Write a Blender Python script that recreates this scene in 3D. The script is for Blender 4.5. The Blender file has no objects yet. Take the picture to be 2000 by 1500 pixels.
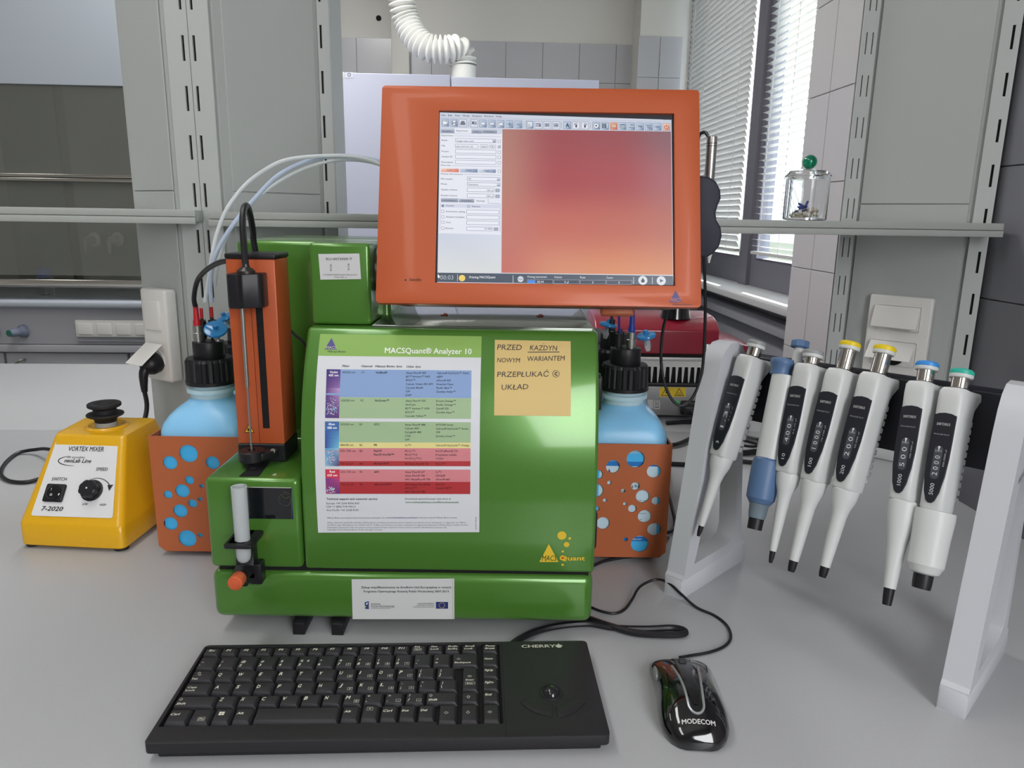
import bpy, bmesh, math, random
import numpy as np
from mathutils import Matrix, Vector
from mathutils.geometry import tessellate_polygon
random.seed(7)
sc = bpy.context.scene
C = bpy.data.collections.new('scene'); sc.collection.children.link(C)

# ------------------------------------------------------------------ camera (bench top is z = 0)
FPX = 1447.0; H = 0.47
_d = np.array([936-1000, 418-750, FPX]); _v = np.array([904-1000, 7077-750, FPX]); _v = _v/np.linalg.norm(_v)
_d = _d-_v*_d.dot(_v); _d /= np.linalg.norm(_d)
_F = np.array([0, 0, 1.])-_v*_v[2]; _F /= np.linalg.norm(_F); _R = np.cross(_v, _F)
YAW = -math.atan2(_d.dot(_R), _d.dot(_F))            # room axes against the instrument's axes
cam = bpy.data.objects.new('camera', bpy.data.cameras.new('camera')); C.objects.link(cam)
ex = Vector((_R[0], _F[0], -_v[0])); ey = Vector((_R[1], _F[1], -_v[1])); ez = Vector((_R[2], _F[2], -_v[2]))
m = Matrix.Identity(4)
for i in range(3):
    m[i][0] = ex[i]; m[i][1] = -ey[i]; m[i][2] = -ez[i]
m[2][3] = H
cam.matrix_world = m; cam.data.sensor_width = 36; cam.data.lens = FPX/2000*36; cam.data.clip_start = 0.02
sc.camera = cam

def ray(px, py):
    c = np.array([px-1000, py-750, FPX])/FPX
    return np.array([c.dot(_R), c.dot(_F), -c.dot(_v)])
def PZ(px, py, z=0):
    q = ray(px, py); t = (z-H)/q[2]; return Vector((q[0]*t, q[1]*t, z))
def PY(px, py, y):
    q = ray(px, py); t = y/q[1]; return Vector((q[0]*t, y, H+q[2]*t))
def PN(px, py, O, N):
    q = Vector(ray(px, py)); c = Vector((0, 0, H)); t = (Vector(O)-c).dot(N)/q.dot(N); return c+q*t
def rm(x, y, z=0.0):
    return Vector((x*math.cos(YAW)-y*math.sin(YAW), x*math.sin(YAW)+y*math.cos(YAW), z))
ROT = lambda p: rm(*p)

# ------------------------------------------------------------------ world, lights, exposure
sc.view_settings.view_transform = 'Standard'; sc.view_settings.look = 'None'
sc.view_settings.gamma = 1; sc.view_settings.use_curve_mapping = False
sc.view_settings.exposure = 0.18
w = bpy.data.worlds.new('sky'); sc.world = w; w.use_nodes = True
bg = w.node_tree.nodes['Background']; bg.inputs[0].default_value = (0.78, 0.90, 1.0, 1); bg.inputs[1].default_value = 8.0
_nt = w.node_tree; _g = _nt.nodes.new('ShaderNodeNewGeometry'); _x = _nt.nodes.new('ShaderNodeSeparateXYZ'); _mr = _nt.nodes.new('ShaderNodeMapRange'); _mx = _nt.nodes.new('ShaderNodeMix'); _mx.data_type = 'RGBA'
_nt.links.new(_g.outputs['Incoming'], _x.inputs[0]); _nt.links.new(_x.outputs[2], _mr.inputs[0]); _mr.inputs[1].default_value = 0.03; _mr.inputs[2].default_value = -0.03
_nt.links.new(_mr.outputs[0], _mx.inputs[0]); _mx.inputs[6].default_value = (0.07, 0.08, 0.065, 1); _mx.inputs[7].default_value = (0.78, 0.90, 1.0, 1); _nt.links.new(_mx.outputs[2], bg.inputs[0])
def lamp(name, kind, loc, energy, color=(1, 1, 1), **k):
    d = bpy.data.lights.new(name, kind); d.energy = energy; d.color = color
    for a, b in k.items():
        if a != 'aim': setattr(d, a, b)
    o = bpy.data.objects.new(name, d); C.objects.link(o); o.location = loc
    if 'aim' in k: o.rotation_euler = (Vector(k['aim'])-Vector(loc)).to_track_quat('-Z', 'Y').to_euler()
    return o
sun = lamp('sun', 'SUN', (3, 4, 3), 14.0, (1, 0.95, 0.87), angle=0.009)
sun.rotation_euler = Vector((-0.66, -1.0, -0.65)).to_track_quat('-Z', 'Y').to_euler()
CEIL = 1.95
for i, (x, y) in enumerate([(-0.75, 0.7), (-0.7, 2.5), (-2.4, 1.7), (-0.9, -0.9)]):
    p = rm(x, y, CEIL-0.04)
    lamp('ceiling_lamp', 'AREA', p, (9.0, 30.0, 5.0, 8.0)[i], (1, 0.985, 0.96), shape='RECTANGLE', size=0.3, size_y=1.2, aim=(p.x, p.y, 0))
# added fill lamp at the right front, where no window is built
p = rm(0.86, -1.0, 0.85)
lamp('front_window_daylight', 'AREA', p, 52.0, (0.97, 0.98, 1.0), shape='RECTANGLE', size=1.5, size_y=1.2, aim=rm(-0.3, 0.1, 0.3))

# ------------------------------------------------------------------ materials
def lin(c):
    return tuple(((v/255)/12.92 if v/255 <= 0.04045 else ((v/255+0.055)/1.055)**2.4) for v in c[:3])
MATS = {}
def mat(name, col, rough=0.5, metal=0.0, bump=0.0, bscale=400, var=0.0, vscale=30, coat=0.0, trans=0.0, sss=0.0, emit=None, estr=1.0, alpha=1.0, ior=1.45, spec=0.5, aniso=0):
    if name in MATS: return MATS[name]
    M = bpy.data.materials.new(name); M.use_nodes = True; nt = M.node_tree; b = nt.nodes['Principled BSDF']
    c = lin(col)
    b.inputs['Base Color'].default_value = (*c, 1); b.inputs['Roughness'].default_value = rough
    b.inputs['Metallic'].default_value = metal; b.inputs['Coat Weight'].default_value = coat; b.inputs['Coat Roughness'].default_value = 0.08
    b.inputs['Transmission Weight'].default_value = trans; b.inputs['IOR'].default_value = ior; b.inputs['Alpha'].default_value = alpha
    b.inputs['Specular IOR Level'].default_value = spec
    if sss: b.inputs['Subsurface Weight'].default_value = sss; b.inputs['Subsurface Scale'].default_value = 0.02; b.inputs['Subsurface Radius'].default_value = (0.5, 0.8, 1)
    if emit: b.inputs['Emission Color'].default_value = (*lin(emit), 1); b.inputs['Emission Strength'].default_value = estr
    tc = nt.nodes.new('ShaderNodeTexCoord')
    if var:
        n = nt.nodes.new('ShaderNodeTexNoise'); n.inputs['Scale'].default_value = vscale; n.inputs['Detail'].default_value = 4
        nt.links.new(tc.outputs['Object'], n.inputs['Vector'])
        mx = nt.nodes.new('ShaderNodeMix'); mx.data_type = 'RGBA'
        mx.inputs[6].default_value = (*[v*(1-var) for v in c], 1); mx.inputs[7].default_value = (*[min(1, v*(1+var)) for v in c], 1)
        nt.links.new(n.outputs['Fac'], mx.inputs[0]); nt.links.new(mx.outputs[2], b.inputs['Base Color'])
    if bump:
        n = nt.nodes.new('ShaderNodeTexNoise'); n.inputs['Scale'].default_value = bscale; n.inputs['Detail'].default_value = 2
        nt.links.new(tc.outputs['Object'], n.inputs['Vector'])
        bp = nt.nodes.new('ShaderNodeBump'); bp.inputs['Strength'].default_value = bump; bp.inputs['Distance'].default_value = 0.0006
        nt.links.new(n.outputs['Fac'], bp.inputs['Height']); nt.links.new(bp.outputs[0], b.inputs['Normal'])
    MATS[name] = M; return M
def print_mat(name, emissive=0.0, rough=0.45):
    M = bpy.data.materials.new(name); M.use_nodes = True; nt = M.node_tree; b = nt.nodes['Principled BSDF']
    a = nt.nodes.new('ShaderNodeVertexColor'); a.layer_name = 'Col'
    if emissive:
        b.inputs['Base Color'].default_value = (0.01, 0.01, 0.01, 1); b.inputs['Roughness'].default_value = 0.28
        nt.links.new(a.outputs[0], b.inputs['Emission Color']); b.inputs['Emission Strength'].default_value = emissive
    else:
        nt.links.new(a.outputs[0], b.inputs['Base Color']); b.inputs['Roughness'].default_value = rough
    return M
GREEN = mat('green_metallic_paint', (80, 130, 50), 0.28, 0.25, coat=0.5, var=0.12, vscale=900)
ORANGE = mat('orange_metallic_paint', (184, 86, 46), 0.42, 0.1, coat=0.12, var=0.10, vscale=900)
ORANGE2 = mat('orange_rack_paint', (184, 100, 60), 0.42, 0.05, var=0.08, vscale=700)
BROWN = mat('bronze_back_shell', (120, 84, 58), 0.4, 0.3)
BENCH = mat('grey_bench_laminate', (176, 177, 180), 0.30, 0.0, bump=0.25, bscale=900, var=0.03, vscale=300)
GREY = mat('light_grey_steel', (186, 190, 188), 0.38, 0.0, bump=0.12, bscale=500)
GREY2 = mat('grey_panel', (176, 180, 178), 0.45, 0.0, bump=0.3, bscale=600)
DGREY = mat('shelf_grey_steel', (172, 176, 172), 0.4)
BLACK = mat('black_plastic', (26, 25, 30), 0.42)
BLACKM = mat('matte_black_rubber', (30, 29, 32), 0.65, bump=0.3, bscale=300)
KEYM = mat('charcoal_key_plastic', (42, 41, 45), 0.5, bump=0.2, bscale=1500)
CASEM = mat('charcoal_case_plastic', (34, 33, 37), 0.5, bump=0.35, bscale=1200)
GLOSSB = mat('glossy_black_plastic', (14, 14, 18), 0.08, coat=1.0)
WHITEP = mat('white_plastic', (226, 224, 220), 0.35)
PIPW = mat('pale_grey_plastic', (206, 208, 208), 0.38)
PIPS = mat('stand_grey_plastic', (200, 202, 208), 0.42, bump=0.1, bscale=800)
CHROME = mat('chrome_steel', (215, 212, 206), 0.16, 1.0)
STEEL = mat('brushed_steel', (170, 170, 168), 0.35, 0.9)
TOPM = mat('polished_grey_top', (120, 128, 118), 0.08, 0.75, coat=0.5)
SLOT = mat('dark_slot', (12, 12, 14), 0.8)
BLUEL = mat('pale_blue_translucent_plastic', (142, 204, 246), 0.32, sss=0.35, emit=None)
CLEAR = mat('clear_tubing', (238, 242, 246), 0.2, trans=0.35, ior=1.2)
GLASS = mat('clear_glass', (250, 252, 252), 0.02, trans=1.0, ior=1.3)
PANE = mat('window_pane_glass', (220, 235, 240), 0.05, alpha=0.08)
TUBEM = mat('frosted_tube_plastic', (222, 228, 230), 0.3, trans=0.45, ior=1.15)
YELLOW = mat('yellow_hammered_paint', (226, 172, 26), 0.3, 0.0, bump=0.55, bscale=260, coat=0.3)
WALLM = mat('white_wall_plaster', (214, 212, 206), 0.85, bump=0.15, bscale=80)
TILE = mat('light_grey_tile', (186, 186, 190), 0.22)
TILEP = mat('white_tile', (200, 198, 200), 0.2)
GROUT = mat('tile_grout', (160, 150, 148), 0.9)
RED = mat('dark_red_enamel', (140, 28, 48), 0.3, coat=0.4)
ALU = mat('anodised_aluminium', (190, 190, 188), 0.4, 0.6)
CABW = mat('lavender_white_enamel', (172, 175, 192), 0.35)
FRAMEM = mat('dark_grey_window_frame', (112, 110, 120), 0.5)
SLATM = mat('aluminium_blind_slat', (205, 205, 203), 0.5)
SILLM = mat('window_sill_board', (190, 190, 190), 0.5)
GREENG = mat('green_glass', (10, 150, 110), 0.05, trans=0.6, coat=0.5)
PAPER = print_mat('printed_paper', rough=0.55)
INK = print_mat('flat_print', rough=0.4)
SCREEN = print_mat('lit_display', emissive=0.92)

# ------------------------------------------------------------------ geometry helpers
class G:
    def __init__(s, T=None): s.v = []; s.f = []; s.T = T
    def add(s, vs, fs):
        n = len(s.v); s.v += [tuple(v) for v in vs]; s.f += [tuple(i+n for i in f) for f in fs]; return s
    def box(s, x0, y0, z0, x1, y1, z1):
        v = [(x, y, z) for x in (x0, x1) for y in (y0, y1) for z in (z0, z1)]
        return s.add(v, [(0, 1, 3, 2), (4, 6, 7, 5), (0, 4, 5, 1), (2, 3, 7, 6), (0, 2, 6, 4), (1, 5, 7, 3)])
    def rbox(s, x0, y0, z0, x1, y1, z1, r=.002, seg=3):
        b = bmesh.new(); bmesh.ops.create_cube(b, size=1)
        for v in b.verts: v.co = ((x0+x1)/2+v.co.x*(x1-x0), (y0+y1)/2+v.co.y*(y1-y0), (z0+z1)/2+v.co.z*(z1-z0))
        bmesh.ops.bevel(b, geom=b.edges[:], offset=r, segments=seg, affect='EDGES', profile=0.5)
        b.verts.index_update(); s.add([v.co[:] for v in b.verts], [[v.index for v in f.verts] for f in b.faces]); b.free(); return s
    def prism(s, pts, a, b, ax='z', hole=None):
        def P(p, t):
            return {'z': (p[0], p[1], t), 'y': (p[0], t, p[1]), 'x': (t, p[0], p[1])}[ax]
        loops = [pts]+(hole or [])
        allp = [p for l in loops for p in l]; n = len(allp)
        vs = [P(p, a) for p in allp]+[P(p, b) for p in allp]; fs = []
        if hole:
            tr = tessellate_polygon([[Vector((p[0], p[1], 0)) for p in l] for l in loops])
            fs += [tuple(t) for t in tr]+[tuple(i+n for i in reversed(t)) for t in tr]
        else:
            fs += [tuple(range(n)), tuple(range(2*n-1, n-1, -1))]
        k = 0
        for l in loops:
            L = len(l)
            for i in range(L): j = (i+1) % L; fs.append((k+i, k+j, n+k+j, n+k+i))
            k += L
        return s.add(vs, fs)
    def loft(s, rings, cap=True):
        n = len(rings[0]); vs = [p for r in rings for p in r]; fs = []
        for k in range(len(rings)-1):
            for i in range(n): j = (i+1) % n; fs.append((k*n+i, k*n+j, (k+1)*n+j, (k+1)*n+i))
        if cap: fs += [tuple(reversed(range(n))), tuple(range((len(rings)-1)*n, len(rings)*n))]
        return s.add(vs, fs)
    def lathe(s, prof, c=(0, 0, 0), d=(0, 0, 1), n=24, cap=True):
        d = Vector(d).normalized(); q = Vector((0, 0, 1)).rotation_difference(d); c = Vector(c)
        return s.loft([[tuple(c+q @ Vector((r*math.cos(2*math.pi*i/n), r*math.sin(2*math.pi*i/n), z))) for i in range(n)] for r, z in prof], cap)
    def cyl(s, c, r, h, d=(0, 0, 1), n=20, b=0.0):
        b = min(b, r*.45, h*.45)
        pr = [(r, 0), (r, h)] if not b else [(r-b, 0), (r-b*.3, b*.3), (r, b), (r, h-b), (r-b*.3, h-b*.3), (r-b, h)]
        return s.lathe(pr, c, d, n)
    def tube(s, pts, r, n=8, smooth=6):
        pts = [Vector(p) for p in pts]
        if smooth and len(pts) > 2:
            q = []; P = [pts[0]*2-pts[1]]+pts+[pts[-1]*2-pts[-2]]
            for i in range(1, len(P)-2):
                for k in range(smooth):
                    t = k/smooth; a, b, c, d = P[i-1:i+3]
                    q.append(0.5*((2*b)+(c-a)*t+(2*a-5*b+4*c-d)*t*t+(3*b-a-3*c+d)*t**3))
            q.append(pts[-1]); pts = q
        rings = []; up = Vector((0.13, 0.31, 0.94))
        t0 = (pts[1]-pts[0]).normalized(); u = (up-t0*up.dot(t0)).normalized()
        for i, p in enumerate(pts):
            t = (pts[min(i+1, len(pts)-1)]-pts[max(i-1, 0)]).normalized()
            u = (u-t*u.dot(t)).normalized(); w_ = t.cross(u)
            rr = r(i/(len(pts)-1)) if callable(r) else r
            rings.append([tuple(p+(u*math.cos(2*math.pi*k/n)+w_*math.sin(2*math.pi*k/n))*rr) for k in range(n)])
        return s.loft(rings)
    def ball(s, c, r, n=14, k=8, sc=(1, 1, 1)):
        rings = []
        for i in range(k+1):
            a = -math.pi/2+math.pi*i/k; rr = max(math.cos(a), 0.02)*r
            rings.append([(c[0]+rr*math.cos(2*math.pi*j/n)*sc[0], c[1]+rr*math.sin(2*math.pi*j/n)*sc[1], c[2]+r*math.sin(a)*sc[2]) for j in range(n)])
        return s.loft(rings)
def circle(cx, cy, r, n=28): return [(cx+r*math.cos(2*math.pi*i/n), cy+r*math.sin(2*math.pi*i/n)) for i in range(n)]
def rrect(x0, y0, x1, y1, r, n=4):
    out = []
    for cx, cy, a in ((x1-r, y0+r, -90), (x1-r, y1-r, 0), (x0+r, y1-r, 90), (x0+r, y0+r, 180)):
        for i in range(n+1): t = math.radians(a+90*i/n); out.append((cx+r*math.cos(t), cy+r*math.sin(t)))
    return out
def sup(cx, cy, a, b, z, e, n=32):
    o = []
    for i in range(n):
        t = 2*math.pi*i/n; c, s_ = math.cos(t), math.sin(t)
        o.append((cx+a*math.copysign(abs(c)**(2/e), c), cy+b*math.copysign(abs(s_)**(2/e), s_), z))
    return o

INV = {}
def finish_mesh(me, mt, ang=35):
    mt = mt or MATS['black_plastic']
    if mt: me.materials.append(mt)
    for p in me.polygons: p.use_smooth = True
    me.set_sharp_from_angle(angle=math.radians(ang))
def obj(name, g, mt=None, parent=None, bev=0, seg=2, ang=35, local=False):
    vs = g.v
    if g.T: vs = [tuple(g.T(v)) for v in vs]
    M = Matrix.Identity(4)
    if parent and not local: M = INV[parent.name]
    me = bpy.data.meshes.new(name); me.from_pydata([tuple(M @ Vector(v)) for v in vs], [], g.f)
    b = bmesh.new(); b.from_mesh(me); bmesh.ops.recalc_face_normals(b, faces=b.faces[:])
    if bev:
        es = [e for e in b.edges if len(e.link_faces) == 2 and e.calc_face_angle(0) > 0.5]
        bmesh.ops.bevel(b, geom=es, offset=bev, segments=seg, affect='EDGES', profile=0.5, clamp_overlap=True)
    if not parent and not local:
        xs = [v.co for v in b.verts]; lo = [min(v[i] for v in xs) for i in range(3)]; hi = [max(v[i] for v in xs) for i in range(3)]
        off = Vector(((lo[0]+hi[0])/2, (lo[1]+hi[1])/2, lo[2])); bmesh.ops.translate(b, verts=b.verts[:], vec=-off)
    b.to_mesh(me); b.free(); finish_mesh(me, mt, ang)
    o = bpy.data.objects.new(name, me); C.objects.link(o)
    if parent:
        o.parent = parent; INV[o.name] = INV.get(parent.name, Matrix.Identity(4))
    elif not local:
        o.location = off; INV[o.name] = Matrix.Translation(-off)
    return o
def thing(name, label, cat, loc=(0, 0, 0), rotz=0, group=None, M=None):
    o = bpy.data.objects.new(name, None); C.objects.link(o); o.empty_display_size = 0.02
    mw = M if M else Matrix.Translation(Vector(loc)) @ Matrix.Rotation(rotz, 4, 'Z')
    o.matrix_world = mw; INV[o.name] = mw.inverted(); o['label'] = label; o['category'] = cat
    if group: o['group'] = group
    return o
def tag(o, label, cat, group=None):
    o['label'] = label; o['category'] = cat
    if group: o['group'] = group
    return o
def struct(name, g, mt, parent=None, **k):
    o = obj(name, g, mt, parent, **k)
    if not parent: o['kind'] = 'structure'
    return o
def place(parent, proto, name, loc=None, M=None):
    c = proto.copy(); c.name = name; C.objects.link(c); c.parent = parent
    if M is not None: c.matrix_local = M
    elif loc is not None: c.location = loc
    return c

# ------------------------------------------------------------------ flat print
_tc = {}
def text_geo(s, bold=0.0, italic=0.0):
    k = (s, bold, italic)
    if k in _tc: return _tc[k]
    cu = bpy.data.curves.new('t', 'FONT'); cu.body = s; cu.size = 1; cu.resolution_u = 2; cu.shear = italic
    o = bpy.data.objects.new('t', cu); me = bpy.data.meshes.new_from_object(o)
    vs = [(v.co.x, v.co.y) for v in me.vertices]; fs = [tuple(p.vertices) for p in me.polygons]
    bpy.data.objects.remove(o); bpy.data.curves.remove(cu); bpy.data.meshes.remove(me)
    w_ = max([v[0] for v in vs] or [0]); x0 = min([v[0] for v in vs] or [0])
    _tc[k] = (vs, fs, x0, w_); return _tc[k]
CAP = 0.69
def bold_shifts(b): return [(0, 0)] if b < .008 else [(0, 0), (b*1.4, 0), (b*.7, b*.6), (b*.7, -b*.6)]
class Print:
    """collects coloured shapes in the (u, v) coordinates of a surface; hit() turns a photo pixel into (u, v)"""
    def __init__(s, hit, mp, base=0.0004, eps=0.00006): s.hit = hit; s.mp = mp; s.v = []; s.f = []; s.c = []; s.base = base; s.eps = eps
    def uv(s, pts, fs, col, lay=1):
        n = len(s.v); s.v += [tuple(s.mp(u, v, s.base+lay*s.eps)) for u, v in pts]
        cl = [lin(c) for c in col] if isinstance(col, list) else None
        for f in fs:
            s.f.append(tuple(i+n for i in f)); s.c.append([cl[i] for i in f] if cl else [lin(col)]*len(f))
    def poly(s, pts, col, lay=2, px=True):
        p = [s.hit(*q) for q in pts] if px else pts
        if len(p) == 4 or px is None: s.uv(p, [tuple(range(len(p)))], col, lay)
        else:
            tr = tessellate_polygon([[Vector((a, b, 0)) for a, b in p]]); s.uv(p, [tuple(t) for t in tr], col, lay)
    def rect(s, x0, y0, x1, y1, col, lay=1, n=1, m_=1):
        """photo-pixel rectangle; colours may be a list of 4 (TL TR BR BL)"""
        a, b, c, d = [s.hit(*q) for q in ((x0, y0), (x1, y0), (x1, y1), (x0, y1))] if not isinstance(x0, tuple) else [s.hit(*q) for q in (x0, y0, x1, y1)]
        s.quad(a, b, c, d, col, lay, n)
    def quad(s, a, b, c, d, col, lay=1, n=1):
        pts = []; cols = []
        for i in range(n+1):
            t = i/n
            pts += [(a[0]+(d[0]-a[0])*t, a[1]+(d[1]-a[1])*t), (b[0]+(c[0]-b[0])*t, b[1]+(c[1]-b[1])*t)]
            if isinstance(col, list):
                cols += [tuple(col[0][k]*(1-t)+col[3][k]*t for k in range(3)), tuple(col[1][k]*(1-t)+col[2][k]*t for k in range(3))]
        s.uv(pts, [(2*i, 2*i+1, 2*i+3, 2*i+2) for i in range(n)], cols if isinstance(col, list) else col, lay)
    def disc(s, x, y, r, col, lay=2, n=20):
        u, v = s.hit(x, y); u2, _ = s.hit(x+r, y); R = abs(u2-u)
        s.uv(circle(u, v, R, n), [tuple(range(n))], col, lay)
    def ring(s, x, y, r, wd, col, lay=3, n=20, a0=0, a1=360):
        u, v = s.hit(x, y); u2, _ = s.hit(x+r, y); R = abs(u2-u); w_ = R*wd/r; pts = []
        for i in range(n+1):
            a = math.radians(a0+(a1-a0)*i/n); pts += [(u+R*math.cos(a), v+R*math.sin(a)), (u+(R-w_)*math.cos(a), v+(R-w_)*math.sin(a))]
        s.uv(pts, [(2*i, 2*i+1, 2*i+3, 2*i+2) for i in range(n)], col, lay)
    def line(s, x0, y0, x1, y1, wd, col, lay=3):
        dx, dy = x1-x0, y1-y0; L = math.hypot(dx, dy) or 1; nx, ny = -dy/L*wd/2, dx/L*wd/2
        s.poly([(x0+nx, y0+ny), (x1+nx, y1+ny), (x1-nx, y1-ny), (x0-nx, y0-ny)], col, lay)
    def frame(s, x0, y0, x1, y1, wd, col, lay=3):
        s.line(x0, y0, x1, y0, wd, col, lay); s.line(x0, y1, x1, y1, wd, col, lay); s.line(x0, y0, x0, y1, wd, col, lay); s.line(x1, y0, x1, y1, wd, col, lay)
    def text(s, x, y, t, h, x1=None, y1=None, col=(30, 30, 30), bold=0.0, it=0.0, lay=6):
        """baseline-left at (x, y), cap height h pixels, fitted to end at x1"""
        vs, fs, a, w_ = text_geo(t, 0, it)
        if not vs: return
        u0, v0 = s.hit(x, y); ut, vt = s.hit(x, y-h); k = math.hypot(ut-u0, vt-v0)/CAP
        if x1 is not None:
            u1, v1 = s.hit(x1, y if y1 is None else y1); kx = math.hypot(u1-u0, v1-v0)/max(w_-a, .01); dx, dy = (u1-u0), (v1-v0); L = math.hypot(dx, dy); dx /= L; dy /= L
        else:
            u1, v1 = s.hit(x+10, y); kx = k; dx, dy = 1.0, 0.0
        for n_, (bx, by) in enumerate(bold_shifts(bold)):
            s.uv([(u0+(p[0]-a+bx)*kx*dx-(p[1]+by)*k*dy, v0+(p[0]-a+bx)*kx*dy+(p[1]+by)*k*dx) for p in vs], fs, col, lay+n_*.3)
    def textuv(s, u, v, t, h, wd=None, col=(30, 30, 30), bold=0.0, it=0.0, lay=6, rot=0, center=False):
        vs, fs, a, w_ = text_geo(t, 0, it)
        if not vs: return
        k = h/CAP; kx = wd/max(w_-a, .01) if wd else k; c, s_ = math.cos(rot), math.sin(rot); ox = (w_-a)/2*kx if center else 0
        for n_, (bx, by) in enumerate(bold_shifts(bold)):
            s.uv([(u+((p[0]-a+bx)*kx-ox)*c-(p[1]+by)*k*s_, v+((p[0]-a+bx)*kx-ox)*s_+(p[1]+by)*k*c) for p in vs], fs, col, lay+n_*.3)
    def build(s, name, mt, parent=None, local=False):
        M = INV[parent.name] if parent and not local else Matrix.Identity(4)
        vs = [M @ Vector(v) for v in s.v]; off = Vector((0, 0, 0))
        if not parent:
            off = Vector([(min(v[i] for v in vs)+max(v[i] for v in vs))/2 if i < 2 else min(v[2] for v in vs) for i in range(3)])
        me = bpy.data.meshes.new(name); me.from_pydata([tuple(v-off) for v in vs], [], s.f)
        ca = me.color_attributes.new('Col', 'FLOAT_COLOR', 'CORNER'); arr = []
        for c in s.c:
            for q in c: arr += [q[0], q[1], q[2], 1.0]
        ca.data.foreach_set('color', arr)
        me.materials.append(mt); o = bpy.data.objects.new(name, me); C.objects.link(o)
        if parent: o.parent = parent; INV[o.name] = INV.get(parent.name, Matrix.Identity(4))
        else: o.location = off; INV[o.name] = Matrix.Translation(-off)
        return o
def plane_surf(O, U, V):
    O = Vector(O); U = Vector(U).normalized(); V = Vector(V); V = (V-U*V.dot(U)).normalized(); N = U.cross(V)
    def hit(px, py):
        p = PN(px, py, O, N)-O; return (p.dot(U), p.dot(V))
    return hit, (lambda u, v, o: O+U*u+V*v+N*o)
def cr(x0, y0, s):                       # crop coordinates -> photo pixels
    return lambda x, y: (x0+x/s, y0+y/s)

# ================================================================== THE ROOM
FL = -0.9
KW = 1.104
def zk(z): return H+(z-H)*KW if z > -.8 else z
ROTW = lambda p: rm(p[0]*KW, p[1]*KW, min(zk(p[2]), CEIL) if p[2] <= CEIL else p[2])
XW = 0.8334; XWIN = 0.98; YB = 3.95; XL = -3.6; YF = -2.6
g = G(ROTW); g.box(XL, YF, FL-.05, 1.2, YB+.2, FL); struct('floor', g, mat('grey_floor_vinyl', (150, 150, 148), 0.4, var=.05))
g = G(ROTW); g.box(XL, YF, CEIL, 1.2, YB+.2, CEIL+.05); struct('ceiling', g, WALLM)
g = G(ROTW); g.box(XL-.1, YF, FL, XL, YB+.2, CEIL); struct('wall_left', g, WALLM)
g = G(ROTW); g.box(XL, YF-.1, FL, 1.2, YF, CEIL); struct('wall_front', g, WALLM)
TT = 1.303
wb = struct('wall_back', G(ROTW).box(XL, YB, FL, 1.2, YB+.15, CEIL), WALLM)
gr = G(ROTW).box(XL, YB-.004, FL, 1.0, YB, TT-.002); obj('grout_bed', gr, GROUT, wb)
def tiles(parent, xs, zs, tw, th, kind, mt, at, skip=None):
    """one tile object per tile, shared mesh"""
    tw *= KW; th *= KW; at *= KW
    g0 = G(); g0.rbox(0.0008, -.007, .0008, tw-.0008, 0, th-.0008, .0012, 1) if kind == 'y' else g0.rbox(-.007, .0008, .0008, 0, tw-.0008, th-.0008, .0012, 1)
    first = None
    for x in xs:
        for z in zs:
            if skip and skip(x, z): continue
            o = None
            if first is None:
                o = obj('tile', g0, mt, parent, local=True); first = o
            else: o = place(parent, first, 'tile')
            base = (x*KW, at, zk(z)) if kind == 'y' else (at, x*KW, zk(z))
            o.matrix_local = INV[parent.name] @ Matrix.Rotation(YAW, 4, 'Z') @ Matrix.Translation(base)
TW = 0.1835
tiles(wb, [-.79+TW*i for i in range(9)], [TT-TW*(k+1) for k in range(6)], TW, TW, 'y', TILE, YB-.004)
hb = G(ROTW); hb.cyl((-.495, YB-.001, 1.395), .013, .002, (0, -1, 0)); obj('drilled_hole', hb, SLOT, wb)
g = G(ROTW); g.box(-.43, YB-.06, FL, -.345, YB-.005, CEIL); pil = struct('trim_1', g, WALLM, bev=.004)
# pillar between the back wall and the window
pw = struct('trim_2', G(ROTW).box(.757, 3.76, FL, 1.2, YB, CEIL), WALLM)
tiles(pw, [.75, .75+.105], [TT-TW*(k+1) for k in range(6)], .104, TW, 'y', TILE, 3.76)
# right wall: pier nearest the camera, window niche behind it
wr = struct('wall_right', G(ROTW).box(XW, YF, FL, 1.2, 1.951, CEIL), GROUT)
TH = 0.2085
tiles(wr, [1.951-.122-TH*i for i in range(1, 3)], [.347+TH*k for k in range(-2, 6)], TH, TH, 'x', TILEP, XW)
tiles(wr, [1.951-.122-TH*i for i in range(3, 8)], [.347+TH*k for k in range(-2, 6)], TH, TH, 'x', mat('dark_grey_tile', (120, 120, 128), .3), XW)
tiles(wr, [1.951-.121], [.347+TH*k for k in range(-2, 6)], .121, TH, 'x', TILEP, XW)
niche = struct('wall_niche', G(ROTW).box(.95, 1.951, FL, 1.2, 3.76, .20), mat('grey_niche_paint', (150, 150, 156), .6))
obj('ledge', G(ROTW).rbox(.90, 1.951, .12, .955, 3.76, .165, .004), mat('grey_niche_paint', (150, 150, 156), .6), niche)
lint = struct('trim_5', G(ROTW).box(.95, 1.951, 1.74, 1.2, 3.76, CEIL), WALLM)
struct('trim_3', G(ROTW).rbox(.845, 1.951, .205, 1.02, 3.76, .228, .004), SILLM)
for wi, (ya, yb) in enumerate([(2.80, 3.76), (1.951, 2.72)]):
    wn = struct('window_%d' % (wi+1), G(ROTW).prism([(ya, .228), (yb, .228), (yb, 1.74), (ya, 1.74)], 1.0, 1.045, 'x', hole=[[(ya+.05, .33), (yb-.05, .33), (yb-.05, 1.70), (ya+.05, 1.70)]]), FRAMEM)
    obj('pane', G(ROTW).box(1.02, ya+.05, .33, 1.024, yb-.05, 1.70), PANE, wn)
struct('trim_4', G(ROTW).box(.985, 2.72, .228, 1.05, 2.80, 1.74), FRAMEM)
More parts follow.
